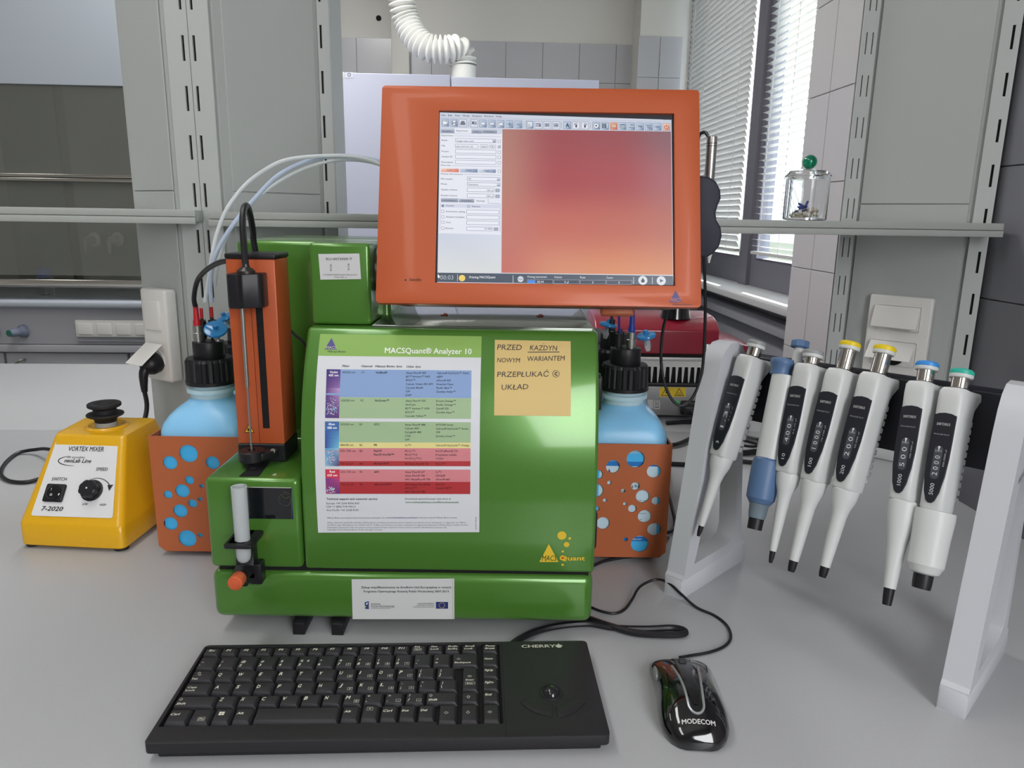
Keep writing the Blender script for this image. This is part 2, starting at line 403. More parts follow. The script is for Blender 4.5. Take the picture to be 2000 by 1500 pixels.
def blind(ya, yb, tilt, zb, label):
    t = thing('venetian_blind', label, 'blind', rm(.985*KW, (ya+yb)/2*KW, zk(zb)), YAW, group='venetian blinds')
    ca, sa = math.cos(tilt), math.sin(tilt); L = (yb-ya)/2*KW
    g0 = G(); sec = []
    for i in range(5):
        x = -.0125+.025*i/4; cz = .0022*(1-(x/.0125)**2); sec.append((x*ca-cz*sa, x*sa+cz*ca))
    g0.add([(x, y, z) for y in (-L, L) for x, z in sec]+[(x, y, z+.0004) for y in (-L, L) for x, z in sec],
           [(i, i+1, i+6, i+5) for i in range(4)]+[(10+i, 15+i, 16+i, 11+i) for i in range(4)]+[(0, 10, 11, 1), (1, 11, 12, 2), (2, 12, 13, 3), (3, 13, 14, 4), (0, 5, 15, 10), (4, 14, 19, 9)])
    first = None
    n = int((1.74-zb)/.0225)
    for k in range(n):
        z = .03+k*.0248
        if first is None: first = obj('slat', g0, SLATM, t, local=True, ang=60); first.location = (0, 0, z)
        else: place(t, first, 'slat', (0, 0, z))
    for f in (-.78, -.28, .28, .78):
        obj('ladder_cord', G().box(-.014, f*L-.0012, 0, -.0125, f*L+.0012, 1.75-zb), WHITEP, t, local=True)
    obj('bottom_rail', G().rbox(-.013, -L, .0, .013, L, .012, .002), SLATM, t, local=True)
blind(2.84, 3.70, math.radians(-66), .345, 'nearly closed grey venetian blind of the window beside the corner pillar')
blind(1.97, 2.66, math.radians(-11), .345, 'open white venetian blind with bright daylight behind the glass jar')

# ------------------------------------------------------------------ bench
bx0, bx1 = -2.3, XW-.002
t = obj('workbench', G(ROT).rbox(bx0, .28, -.03, bx1, 1.584, 0, .003), BENCH); tag(t, 'light grey laminate bench top under the instruments and keyboard', 'bench')
t = obj('workbench', G(ROT).rbox(bx0, 1.586, -.03, bx1, 2.305, 0, .003), BENCH); tag(t, 'light grey laminate bench top of the rear side, beyond the grey service columns', 'bench')
t = thing('base_cabinet', 'grey steel underframe and cabinets under the two bench tops', 'cabinet', rm(-.7, 1.3, FL))
obj('carcass', G(ROT).box(bx0+.05, .40, FL, bx1-.02, 2.25, -.0305), GREY2, t)

# ------------------------------------------------------------------ service columns with slotted posts
def column(label, fp, posts, face_a, face_b, zjoint, off_seam=None):
    c = thing('service_column', label, 'column', (sum(p[0] for p in fp)/len(fp), sum(p[1] for p in fp)/len(fp), 0), group='slotted service columns')
    obj('core', G().prism(fp, 0.001, CEIL-.002, 'z'), GREY2, c)
    for A, B, zs in posts:                    # slotted steel strip standing proud of the core, slots are real openings
        A = Vector((*A, 0)); B = Vector((*B, 0)); U = (B-A).normalized(); N = Vector((U.y, -U.x, 0)); L = (B-A).length
        holes = []; sw_ = .0010 if L < .016 else .0021
        for k in range(-5, 19):
            for f in zs[1]: z = zs[0]+.075*k; holes.append([(f-sw_, z), (f+sw_, z), (f+sw_, z+.038), (f-sw_, z+.038)])
        g0 = G().prism([(0, .001), (L*60, .001), (L*60, CEIL-.003), (0, CEIL-.003)], 0, .004, 'y', hole=[[(x*60, z) for x, z in h] for h in holes if h[0][1] > .02 and h[2][1] < CEIL-.02]); g0.v = [(x/60, y, z) for x, y, z in g0.v]
        g1 = G(); g1.f = g0.f; g1.v = [tuple(A+U*v[0]+N*(v[1]+.0015)+Vector((0, 0, v[2]))) for v in g0.v]
        obj('slotted_post', g1, GREY, c)
        g2 = G().box(.002, 0, .002, L-.002, .0006, CEIL-.004); g2.v = [tuple(A+U*v[0]+N*(v[1]+.0004)+Vector((0, 0, v[2]))) for v in g2.v]
        obj('slot_backing', g2, SLOT, c)
    for A, B in (face_a, face_b):
        if not A: continue
        A = Vector((*A, 0)); B = Vector((*B, 0)); U = (B-A).normalized(); N = Vector((U.y, -U.x, 0)); L = (B-A).length
        for z0, z1 in ((.03, zjoint-.0008), (zjoint+.0008, CEIL-.004)):
            g0 = G().rbox(.004, 0, z0, L-.004, .003, z1, .001, 1); g0.v = [tuple(A+U*v[0]+N*v[1]+Vector((0, 0, v[2]))) for v in g0.v]
            obj('cover_panel', g0, GREY2, c)
    return c
colL = column('light grey steel service column left of the analyzer, with double row of slots',
    [(-.665, 1.33), (-.555, 1.264), (-.480, 1.264), (-.350, 1.405), (-.330, 1.415), (-.330, 1.50), (-.665, 1.50)],
    [((-.553, 1.262), (-.518, 1.262), (.4745, [.026])), ((-.517, 1.262), (-.484, 1.262), (.4745, [.0075])), ((-.352, 1.402), (-.334, 1.413), (.45, [.006]))],
    ((-.661, 1.327), (-.562, 1.267)), ((-.474, 1.272), (-.354, 1.400)), .500)
colR = column('grey steel service column at the right wall, with sockets behind the pipettes',
    [(.642, 1.50), (.672, 1.50), (.819, 1.365), (.846, 1.352), (.846, 1.60), (.74, 1.60)],
    [((.643, 1.498), (.657, 1.498), (.4725, [.0085])), ((.657, 1.498), (.671, 1.498), (.4725, [.0060])), ((.8195, 1.361), (.8455, 1.3485), (.4545, [.0185]))],
    ((.674, 1.496), (.818, 1.366)), ((), ()), .500)
obj('plinth', G().prism([(.636, 1.492), (.672, 1.492), (.821, 1.357), (.852, 1.343), (.852, 1.60), (.636, 1.60)], .0005, .028), GREY, colR, bev=.002)
obj('plinth', G().prism([(-.671, 1.325), (-.556, 1.256), (-.479, 1.256), (-.349, 1.396), (-.325, 1.408), (-.325, 1.50), (-.671, 1.50)], .0005, .028), GREY, colL, bev=.002)

# shelves
def shelf(poly, z0, z1, front, label, pl):
    s_ = thing('shelf', label, 'shelf', (poly[0][0], poly[0][1], z0), group='steel shelves at eye level')
    obj('board', G().prism(poly, z0+.004, z1), DGREY, s_, bev=.001)
    A, B = [Vector((*p, 0)) for p in front]; U = (B-A).normalized(); N = Vector((U.y, -U.x, 0)); L = (B-A).length
    for a, b, o in ((z0, z0+.0105, .006), (z0+.0115, z1+.0006, .0045)):
        g0 = G().rbox(0, 0, a, L, o, b, .001, 2); g0.v = [tuple(A+U*v[0]+N*(v[1]+.0004)+Vector((0, 0, v[2]))) for v in g0.v]
        obj('edge_rail', g0, DGREY, s_)
    return s_
shelf([(-1.9, 1.222), (-.512, 1.222), (-.512, 1.250), (-.672, 1.318), (-1.9, 1.45)], .4475, .4695, ((-1.9, 1.2215), (-.512, 1.2215)), 'light grey steel shelf left of the slotted column, in front of the fume hood', 0)
shelf([(-.496, 1.233), (.835, 1.300), (.835, 1.340), (.636, 1.49), (-.326, 1.41), (-.474, 1.252)], .4445, .467, ((-.496, 1.2325), (.835, 1.2995)), 'light grey steel shelf behind the monitor, carrying the glass jar', 0)

# ------------------------------------------------------------------ glass jar on the shelf
jx, jy, jz = .524, 1.375, .4675
j = thing('glass_jar', 'clear glass jar with green ball knob on the shelf before the window', 'jar', (jx, jy, jz))
r = .0375
obj('jar_body', G().lathe([(.030, 0), (r-.001, .001), (r, .003), (r, .073), (r-.0025, .073), (r-.0025, .005), (.001, .005)], (jx, jy, jz), n=40), GLASS, j)
lid = obj('lid', G().lathe([(.001, .071), (r-.004, .071), (r-.004, .075), (r+.002, .075), (r+.002, .078), (r-.006, .086), (.010, .0895), (.001, .0897)], (jx, jy, jz), n=40), GLASS, j)
obj('knob', G().ball((jx, jy, jz+.1015), .0125, 24, 14), GREENG, j)
bd = G(); bs = G()
for i in range(60):
    a = random.uniform(0, 6.28); rr = random.uniform(0, .026); z = .009+random.random()*max(0.001, .018*(1-abs(rr*math.cos(a)-.004)/.03))
    (bd).ball((jx+rr*math.cos(a), jy+rr*math.sin(a), jz+z), random.uniform(.0028, .004), 8, 5)
for i in range(9):
    a = random.uniform(0, 6.28); p = Vector((jx+random.uniform(-.015, .012), jy+random.uniform(-.01, .01), jz+random.uniform(.014, .026)))
    d = Vector((math.cos(a), math.sin(a)*.4, random.uniform(-.2, .7))).normalized(); bs.cyl(p, .002, .014, d, 8)
o = tag(obj('bead_pile', bd, mat('cream_beads', (214, 205, 190), .4)), 'cream beads heaped in the bottom of the glass jar', 'beads'); o['kind'] = 'stuff'
o = tag(obj('peg_pile', bs, mat('blue_pegs', (60, 80, 160), .4)), 'blue plastic pegs lying on the beads in the glass jar', 'pegs'); o['kind'] = 'stuff'

# ------------------------------------------------------------------ back of the room: cabinet, duct, fume hood
t = thing('storage_cabinet', 'tall lavender white double door cabinet standing behind the monitor', 'cabinet', rm(-.2, 3.3, FL))
obj('carcass', G(ROT).box(-.95, 3.02, FL, .455, 3.60, .978), CABW, t)
obj('door', G(ROT).rbox(-.95, 3.0, FL+.1, -.112, 3.018, .981, .003), CABW, t)
obj('door', G(ROT).rbox(-.109, 3.0, FL+.1, .455, 3.018, .975, .003), CABW, t)
sh, sm = plane_surf(rm(-.9, 3.0, 0), rm(1, 0, 0), (0, 0, 1))
P = Print(sh, sm, .0008)
P.rect(644, 140, 671, 153, (226, 224, 205), 1); P.rect(674, 141, 690, 152, (205, 208, 220), 1); P.line(655, 143, 668, 143, 2.4, (60, 70, 120)); P.ring(682, 146, 3.5, 1.5, (90, 95, 120)); P.line(646, 149, 668, 149, 1, (120, 120, 110))
P.build('inventory_label', PAPER, t)
def hose():
    t = thing('exhaust_duct', 'white corrugated flexible exhaust hose rising from the cabinet top', 'hose', tuple(PY(905, 140, 3.3)))
    yy = 3.35
    pts = [PY(905, 128, yy), PY(903, 108, yy), PY(893, 96, yy-.02), PY(868, 97, yy-.04), PY(835, 93, yy-.04), PY(810, 72, yy-.02), PY(795, 42, yy), PY(786, 10, yy), PY(780, -60, yy), PY(778, -180, yy), PY(778, -330, yy)]
    g0 = G(); dense = []
    Pq = [pts[0]*2-pts[1]]+pts+[pts[-1]*2-pts[-2]]
    for i in range(1, len(Pq)-2):
        for k in range(16):
            q = k/16; a, b, c, d = Pq[i-1:i+3]; dense.append(0.5*((2*b)+(c-a)*q+(2*a-5*b+4*c-d)*q*q+(3*b-a-3*c+d)*q**3))
    L = [0]
    for i in range(1, len(dense)): L.append(L[-1]+(dense[i]-dense[i-1]).length)
    n = int(L[-1]/.0052); pp = []
    for i in range(n):
        s_ = L[-1]*i/(n-1); k = min(max(j for j in range(len(L)) if L[j] <= s_+1e-9), len(L)-2); f = (s_-L[k])/(L[k+1]-L[k]); pp.append(dense[k].lerp(dense[k+1], f))
    g0.tube(pp, lambda f: .047+.0095*(1 if int(round(f*(n-1))) % 4 < 2 else -1)*(1 if True else 0), 24, 0)
    obj('corrugated_hose', g0, mat('white_pvc', (218, 218, 212), .5), t, ang=80)
    c = PY(905, 150, yy); obj('collar', G().cyl((c.x, c.y, .979), .053, .10, b=.003, n=28), mat('white_pvc', (218, 218, 212), .5), t)
hose()

HX0, HX1 = -2.9, -1.05
t = thing('fume_hood', 'white laboratory fume hood with dark glass sash at the far left', 'fume hood', rm(-2, 3.2, FL))
HG = mat('hood_grey_enamel', (168, 168, 174), .45); HW = mat('hood_white_enamel', (168, 175, 184), .4)
obj('upper_panel', G(ROT).rbox(HX0, 2.9, .90, HX1, 2.93, CEIL-.01, .002), HW, t)
obj('side_post', G(ROT).rbox(-1.115, 2.89, FL, HX1, 3.5, .9, .002), HW, t)
obj('back_wall', G(ROT).box(HX0, 3.5, .12, HX1, 3.52, CEIL-.01), mat('hood_liner', (158, 158, 148), .5), t)
obj('side_wall', G(ROT).box(HX1-.02, 2.93, .12, HX1, 3.5, CEIL-.01), mat('hood_liner', (158, 158, 148), .5), t)
obj('work_surface', G(ROT).rbox(HX0, 2.86, .10, HX1, 3.5, .128, .01, 3), HW, t)
for a_, b_, y_, c_ in ((-2.6, -2.05, 3.47, 150), (-2.04, -1.80, 3.40, 120), (-1.78, -1.50, 3.44, 176), (-1.49, -1.36, 3.42, 190), (-1.35, -1.08, 3.46, 128)): obj('baffle_panel', G(ROT).rbox(a_, y_, .14, b_, y_+.02, 1.5, .002), mat('baffle_%d' % c_, (c_, c_, c_-8), .5), t)  # added panels whose different greys imitate reflections in the sash glass
SG = mat('smoked_sash_glass', (196, 198, 192), .03, trans=.85, ior=1.25)
sa = obj('sash', G(ROT).box(HX0, 2.905, .22, -1.12, 2.911, .905), SG, t)
for z in (.565, .580): obj('sash_rail', G(ROT).rbox(HX0, 2.893, z, -1.12, 2.903, z+.011, .002), CHROME, t)
for z in (.176,): obj('sash_handle', G(ROT).rbox(HX0, 2.885, z, -1.12, 2.915, z+.03, .004), CHROME, t)
obj('front_apron', G(ROT).rbox(HX0, 2.90, -.045, HX1, 2.93, .098, .002), HG, t)
obj('lower_rail', G(ROT).rbox(HX0, 2.89, -.075, HX1, 2.93, -.047, .002), HG, t)
for a, b in ((HX0, -1.84), (-1.83, -1.37), (-1.36, HX1)):
    d_ = obj('door', G(ROT).rbox(a, 2.905, FL+.1, b, 2.925, -.08, .003), HG, t)
obj('door_handle', G(ROT).tube([(-1.79, 2.905, -.16), (-1.79, 2.88, -.155), (-1.785, 2.88, -.12), (-1.76, 2.88, -.105), (-1.76, 2.905, -.105)], .005, 8), STEEL, t)
obj('strip', G(ROT).box(-1.545, 2.888, -.03, -1.27, 2.90, -.028), HG, t)
so = obj('socket_strip', G(ROT).rbox(-1.545, 2.885, -.014, -1.25, 2.90, .052, .004), WHITEP, t)
for k in range(4): obj('socket_cover', G(ROT).rbox(-1.535+.072*k, 2.880, -.004, -1.48+.072*k, 2.887, .040, .003), WHITEP, so)
for px in (8, 62):
    c = PY(px, 640, 2.90)
    kn = obj('control_knob', G(ROT).lathe([(.026, 0), (.024, .012), (.016, .02), (.015, .055), (.013, .06)], (c.x*math.cos(-YAW)-c.y*math.sin(-YAW)+.02, 2.90, c.z), (-.35, -1, 0)), mat('blue_grey_plastic', (110, 116, 135), .4), t)
    obj('knob_cap', G(ROT).cyl((c.x*math.cos(-YAW)-c.y*math.sin(-YAW)+.02-.0205, 2.8435, c.z), .0125, .004, (-.35, -1, 0)), mat('green_cap', (40, 110, 90), .3), kn)
b_ = thing('reagent_bottle', 'small clear bottle with blue screw cap standing inside the fume hood', 'bottle', tuple(rm(-1.755, 3.06, .128)))
obj('glass_body', G(ROT).lathe([(.001, 0), (.030, 0), (.030, .07), (.014, .09), (.014, .10), (.001, .10)], (-1.735, 3.06, .1285), n=20), GLASS, b_)
obj('screw_cap', G(ROT).cyl((-1.735, 3.06, .205), .026, .028, b=.002), mat('blue_cap', (60, 80, 190), .4), b_)
for px in (183, 228):
    c = PY(px, 468, 3.30); X = c.x*math.cos(YAW)+c.y*math.sin(YAW); Yr = 3.40
    tp = obj('gas_tap', G(ROT).lathe([(.032, 0), (.032, .008), (.016, .014), (.016, .05), (.009, .06)], (X, Yr, c.z), (-.3, -1, 0), n=16), WHITEP, t)
    obj('nozzle', G(ROT).lathe([(.009, 0), (.008, .035), (.004, .055)], (X-.018, Yr-.055, c.z-.004), (0, 0, -1), n=10), WHITEP, tp)

# ================================================================== FLOW CYTOMETER
YF0 = .758
dev = thing('flow_cytometer', 'green bench-top cytometer with orange sampling tower, the large instrument in the middle', 'analyzer', (-.12, .93, 0))
obj('base', G().rbox(-.3335, YF0, .019, .0944, 1.12, .0775, .010, 4), GREEN, dev)
obj('base_seam', G().box(-.325, YF0+.006, .070, .089, 1.11, .086), SLOT, dev)
PR = [(.758, .0815), (.7580, .12), (.7582, .16), (.7592, .19), (.7622, .22), (.7680, .25), (.7770, .278), (.7885, .304), (.8020, .328), (.8130, .345)]
obj('front_cover', G().prism([(1.10, .0815)]+PR+[(1.10, .345)], -.2275, .0944, 'x'), GREEN, dev, bev=.004, seg=3, ang=30)
obj('top_plate', G().rbox(-.158, .822, .344, .090, 1.10, .3475, .001), TOPM, dev)
for px, py in ((868, 616), (1055, 618)):
    p = PZ(px, py, .3475); obj('screw', G().lathe([(.0048, 0), (.0044, .0015), (.002, .0028)], (p.x, p.y, .3475), n=14), mat('copper_screw', (110, 60, 45), .4, .6), dev)
obj('rear_housing', G().rbox(-.335, .905, .187, -.150, 1.12, .4355, .006, 3), GREEN, dev)
obj('housing_lower', G().rbox(-.335, .866, .0815, -.2, 1.11, .20, .006, 3), GREEN, dev)
colm = obj('hinge_column', G().rbox(-.2275, .831, .3455, -.1595, .91, .4365, .0045, 3), GREEN, dev)
obj('hinge_barrel', G().cyl((-.160, .875, .405), .026, .028, (1, 0, 0), 32, .002), STEEL, dev)
# sample module
mod = obj('sample_module', G().rbox(-.3325, YF0, .0815, -.2295, .87, .187, .006, 4), GREEN, dev)
w0 = PY(487, 951, YF0); w1 = PY(573, 1014, YF0)
obj('window', G().rbox(-.292, YF0-.0006, w1.z, w1.x, YF0+.004, w0.z, .0005, 1), mat('dark_module_window', (14, 16, 22), .06, coat=.6), mod)
P = Print(*plane_surf((0, YF0, 0), (1, 0, 0), (0, 0, 1)), base=.0009)
P.ring(557, 975, 13, 1.2, (70, 72, 62), 2); P.ring(559, 966, 8, 3, (58, 56, 44), 2); P.line(570.5, 953, 571, 1012, 1.2, (60, 90, 130), 3)
P.build('inner_reflector', INK, mod)
s0, s1 = PZ(467, 930, .187), PZ(505, 930, .187)
obj('needle_slot', G().prism([(PZ(*q, .187).x, PZ(*q, .187).y) for q in ((467, 931), (505, 931), (527, 903), (500, 903))], .1868, .1876), SLOT, mod)
# feet
for px in (572, 648):
    p = PZ(px, 1240)
    obj('foot', G().prism([(.7577, 0), (.7577, .014), (.768, .017), (.772, .022), (.80, .022), (.80, 0)], p.x, p.x+.0135, 'x'), BLACK, dev, bev=.0008)
for x in (-.29, .06):
    for y in (.83, 1.08): obj('foot', G().cyl((x, y, 0), .014, .0195), BLACKM, dev)
# side latches on the right flank
for a in ((1163, 737, 1175, 802), (1160, 1003, 1165, 1072)):
    p = PY(a[0], a[1], .80); q = PY(a[2], a[3], .80)
    obj('side_latch', G().rbox(.0938, .80, q.z, .0938+max(.004, q.x-.094), .83, p.z, .002), BLACK, dev)
# sampling tower
TX0, TX1, TY0, TY1 = -.3140, -.2605, .815, .864
tow = obj('sampling_tower', G().rbox(TX0, TY0, .2085, TX1, TY1, .4185, .0015, 2), ORANGE, dev)
obj('tower_cap', G().rbox(TX0-.001, TY0-.001, .4187, TX1+.001, TY1+.001, .4245, .0018, 2), BLACK, tow)
obj('tower_foot', G().rbox(TX0-.0005, TY0-.0005, .1872, TX1+.0005, TY1+.0005, .2083, .001, 1), BLACK, tow)
obj('seam', G().box(-.2892, TY0-.0003, .21, -.2889, TY0+.0005, .4185), SLOT, tow)
a = PY(497, 560, TY0); b = PY(513, 836, TY0)
obj('guide_slot', G().box(a.x, TY0-.0006, b.z, a.x+.0075, TY0+.001, .38), SLOT, tow)
gz = G()
for k in range(int((.376-b.z)/.0029)): gz.box(a.x+.001, TY0-.0012, b.z+.002+k*.0029, a.x+.0065, TY0-.0006, b.z+.0035+k*.0029)
obj('spindle', gz, mat('dark_spindle', (34, 33, 35), .4, .3), tow)
# warning triangle
P = Print(*plane_surf((0, TY0, 0), (1, 0, 0), (0, 0, 1)), base=.0003)
P.poly([(487, 827), (477, 845), (497, 845)], (20, 20, 20), 1); P.poly([(487, 829.5), (479, 843.6), (495, 843.6)], (240, 190, 40), 2)
P.poly([(483, 836), (487, 838), (490, 841), (484, 842)], (25, 25, 20), 3); P.line(486, 835, 486, 838, 1, (25, 25, 20), 3)
P.build('warning_label', INK, tow)
# carriage
def ycar(px, py): return PY(px, py, .79)
a = PY(456, 540, .785); b = PY(527, 603, .79)
car = obj('carriage', G().prism([(-.3045, .790), (-.3015, .784), (-.2900, .782), (-.2875, .787), (-.2720, .792), (-.2690, .7955), (-.2690, .8145), (-.3045, .8145)], .368, .4045), BLACK, dev, bev=.0015)
c0 = PY(481, 534, .797)
obj('cable_gland', G().lathe([(.0095, 0), (.0095, .003), (.0065, .0055), (.004, .007), (.0035, .010)], (c0.x, .797, .4045), n=20), mat('dark_steel', (70, 68, 66), .35, .7), car)
P = Print(*plane_surf((0, .786, 0), (1, 0, 0), (0, 0, 1)), base=.001)
# needle
n0 = PY(484, 605, .797); n1 = PY(493, 756, .797); n2 = PY(500, 860, .797)
nd = G().cyl((-.2925, .797, n1.z), .0022, .372-n1.z, n=12); obj('needle_guide', nd, STEEL, dev)
obj('needle', G().cyl((-.2925, .797, .196), .0012, n1.z-.196+.002, n=10), STEEL, dev)
# needle port: black puck on an arm
pk = obj('needle_port', G().lathe([(.0105, -.0), (.0125, .004), (.0145, .006), (.0145, .0165), (.0135, .0175), (.0042, .0175), (.0038, .010), (.001, .010)], (-.2925, .797, .1895), n=32), BLACK, dev)
obj('port_stem', G().cyl((-.292, .795, .1865), .0085, .006), BLACK, pk)
obj('port_arm', G().prism([(-.306, .797), (-.306, .8145), (-.268, .8145), (-.266, .806), (-.279, .790)], .196, .2045), BLACK, pk, bev=.0015)
obj('arm_screw', G().cyl((-.2705, .8062, .2035), .0028, .004, (0, -1, .2)), CHROME, pk)
# cable from the carriage, and the black hose from the cap
cab = tag(obj('cable', G().tube([(c0.x, .797, .413), PY(478, 500, .798), PY(474, 440, .80), PY(476, 410, .81), PY(482, 402, .83), PY(488, 418, .85), PY(494, 450, .868), PY(497, 480, .875), (-.297, .885, .38)], .0036, 10)), 'dark grey cable arching from the carriage over the orange tower', 'cable')
cab2 = tag(obj('cable', G().tube([PY(452, 508, .866), PY(425, 514, .90), PY(400, 530, .95), PY(385, 550, .98), PY(379, 580, .995), PY(381, 598, 1.0)], .0032, 10)), 'black cable bending from tower top down to the red boot', 'cable')
tag(obj('tubing', G().tube([PY(567, 645, .868), PY(577, 655, .868), PY(592, 668, .865), PY(603, 690, .86)], .0016, 8)), 'thin pale tube between orange tower and green front cover', 'tube')
# tube holder
h0 = lambda px, py: PY(px, py, .735)
zk0 = PY(470, 1146, .72).z
hd = obj('tube_holder', G().prism([(.757, .068), (.757, .128), (.722, .128), (.722, .124), (.742, .121), (.7455, .106), (.742, .093), (.726, .088), (.720, .086), (.720, zk0), (.757, zk0)], PY(455, 1100, .735).x, PY(490, 1100, .735).x, 'x'), BLACK, dev, bev=.001)
obj('holder_fork', G().prism(rrect(PY(443, 1037, .73).x, .716, PY(499, 1037, .73).x, .757, .004), .1245, .128, hole=[circle(PY(470, 1000, .733).x, .733, .0085)]), BLACK, hd, bev=.0008)
obj('holder_bracket', G().rbox(PY(490, 1100, .74).x-.004, .742, PY(500, 1140, .745).z, PY(514, 1100, .75).x, .757, PY(500, 1100, .745).z, .002), BLACK, hd)
ks = PY(468, 1128, .72)
obj('clamp_knob', G().cyl((ks.x, .720, ks.z), .0079, .014, (0, -1, 0), 32, .0012), mat('anodised_orange', (232, 110, 70), .35, .4), hd)
tx = PY(470, 1000, .733).x; tz0 = PY(476, 1098, .733).z; tz1 = PY(469, 950, .733).z
rt = .0078
tt = tag(obj('sample_tube', G().lathe([(.001, 0), (.004, .0006), (.0065, .003), (rt-.0002, .0075), (rt, .012), (rt+.0004, tz1-tz0), (rt-.0008, tz1-tz0), (rt-.0014, .012), (.004, .003), (.001, .0015)], (tx, .733, tz0), n=28)), 'frosted round-bottom sample tube standing in the black holder', 'test tube')
tt.data.materials.clear(); tt.data.materials.append(TUBEM)
tq = G().lathe([(.0005, .002), (.004, .0035), (.0062, .0085), (.0063, .030), (.0005, .030)], (tx, .733, tz0), n=24)
obj('liquid', tq, mat('clear_sample', (190, 205, 215), .1, trans=.6, ior=1.33), tt)

# prints on the instrument
SHy = np.array(PR)
seg = np.hypot(*np.diff(SHy, axis=0).T); CUM = np.concatenate([[0], np.cumsum(seg)])
def panel_hit(px, py):
    q = ray(px, py); best = None
    for i in range(len(PR)-1):
        (y0, z0), (y1, z1) = PR[i], PR[i+1]
        f0 = (z0-H)*q[1]-y0*q[2]; f1 = (z1-H)*q[1]-y1*q[2]
        lo = f0 <= 0 or i == 0; hi = f1 >= 0 or i == len(PR)-2
        if (f0 <= 0 <= f1) or (i == 0 and f0 > 0) or (i == len(PR)-2 and f1 < 0):
            t = -f0/(f1-f0); s_ = CUM[i]+t*seg[i]; y = y0+(y1-y0)*t; best = (q[0]*y/q[1], s_); break
    return best
def panel_map(u, s_, o):
    i = int(min(max(np.searchsorted(CUM, s_)-1, 0), len(seg)-1)); t = (s_-CUM[i])/seg[i]
    (y0, z0), (y1, z1) = PR[i], PR[i+1]; ny, nz = -(z1-z0)/seg[i], (y1-y0)/seg[i]
    # averaged normals keep offset layers continuous
    return Vector((u, y0+(y1-y0)*t+ny*o, z0+(z1-z0)*t+nz*o))
c7 = cr(600, 640, 5.5556); c8 = cr(600, 850, 5.5556)
P = Print(panel_hit, panel_map, base=.0006, eps=.00004)
def R(cf, x0, y0, x1, y1, col, lay=1, n=8, **k): P.rect(cf(x0, y0), cf(x1, y0) if not isinstance(y0, tuple) else y0, cf(x1, y1), cf(x0, y1), col, lay, n)
def quadc(c, q, col, lay=1, n=8): P.rect(*[c[i](*p) for i, p in enumerate(q)], col, lay, n)
PW = (214, 217, 222)
quadc([c7, c7, c8, c8], [(143, 70), (1893, 96), (1868, 1050), (120, 1055)], PW, 0, 60)
quadc([c7]*4, [(143, 70), (1893, 96), (1889, 326), (122, 307)], (138, 178, 88), 1, 12)
quadc([c7]*4, [(212, 452), (1783, 466), (1780, 766), (206, 752)], (134, 162, 206), 1, 12)
quadc([c7]*4, [(206, 753), (1780, 767), (1777, 990), (196, 982)], (160, 186, 146), 1, 8)
quadc([c7, c7, c8, c8], [(194, 1016), (1776, 1026), (1773, 80), (194, 77)], (160, 186, 146), 1, 8)
quadc([c8]*4, [(194, 78), (1773, 80), (1773, 141), (194, 138)], (226, 214, 142), 1, 4)
quadc([c8]*4, [(194, 138), (1773, 141), (1773, 281), (196, 279)], (210, 130, 136), 1, 4)
quadc([c8]*4, [(196, 279), (1773, 281), (1772, 336), (196, 333)], (178, 48, 54), 1, 3)
quadc([c8]*4, [(197, 368), (1772, 372), (1771, 505), (202, 503)], (212, 130, 138), 1, 4)
quadc([c8]*4, [(202, 503), (1771, 505), (1770, 637), (206, 634)], (176, 44, 50), 1, 4)
# picture strips
quadc([c7]*4, [(212, 452), (364, 454), (356, 660), (206, 655)], [(60, 40, 120), (70, 50, 130), (150, 110, 170), (80, 45, 120)], 2, 6)
quadc([c7]*4, [(206, 655), (356, 660), (348, 982), (196, 980)], [(90, 50, 120), (190, 160, 210), (90, 50, 110), (70, 60, 130)], 2, 8)
quadc([c7, c7, c8, c8], [(194, 1018), (348, 1019), (346, 140), (194, 140)], [(58, 100, 170), (58, 100, 170), (110, 190, 225), (50, 60, 150)], 2, 8)
quadc([c7]*4, [(194, 1018), (348, 1019), (347, 1117), (194, 1116)], (62, 108, 172), 3, 2)
quadc([c8]*4, [(194, 140), (346, 140), (346, 335), (197, 333)], [(90, 160, 210), (150, 200, 225), (70, 60, 110), (150, 190, 220)], 2, 4)
quadc([c8]*4, [(197, 368), (353, 369), (354, 465), (200, 463)], (206, 56, 82), 3, 2)
quadc([c8]*4, [(200, 463), (354, 465), (356, 635), (206, 634)], [(120, 60, 140), (200, 70, 130), (90, 50, 120), (170, 60, 110)], 2, 4)
random.seed(3)
for cf, cx, cy, sx, sy, n in ((c7, 268, 860, 62, 100, 95), (c8, 262, 225, 55, 75, 80), (c8, 258, 580, 48, 42, 60)):
    for i in range(n):
        x = cx+random.gauss(0, sx*.5); y = cy+random.gauss(0, sy*.5)
        if abs(x-cx) > sx or abs(y-cy) > sy: continue
        a = random.uniform(0, 3.14); l = random.uniform(6, 24); col = random.choice([(220, 235, 245), (170, 215, 235), (130, 190, 225), (235, 240, 245), (150, 90, 150), (190, 110, 130)])
        p = cf(x, y); q = cf(x+l*math.cos(a), y+l*math.sin(a)); P.line(*p, *q, .9, col, 4)
def T(cf, x, y, s, h, x1, col=(48, 50, 54), bold=0.0, dy=0): P.text(*cf(x, y), s, h/5.5556, cf(x1, y)[0], cf(x1, y+dy)[1], col, bold)
T(c7, 842, 277, 'MACSQuant® Analyzer 10', 58, 1782, (240, 244, 240), .022, 12)
P.rect(c7(264, 116), c7(266, 116), c7(325, 240), c7(190, 238), (84, 74, 142), 3, 14)
T(c7, 205, 233, 'MACS', 30, 320, (190, 200, 150), .01); T(c7, 224, 270, 'Miltenyi Biotec', 20, 420, (50, 66, 48), .02, 2)
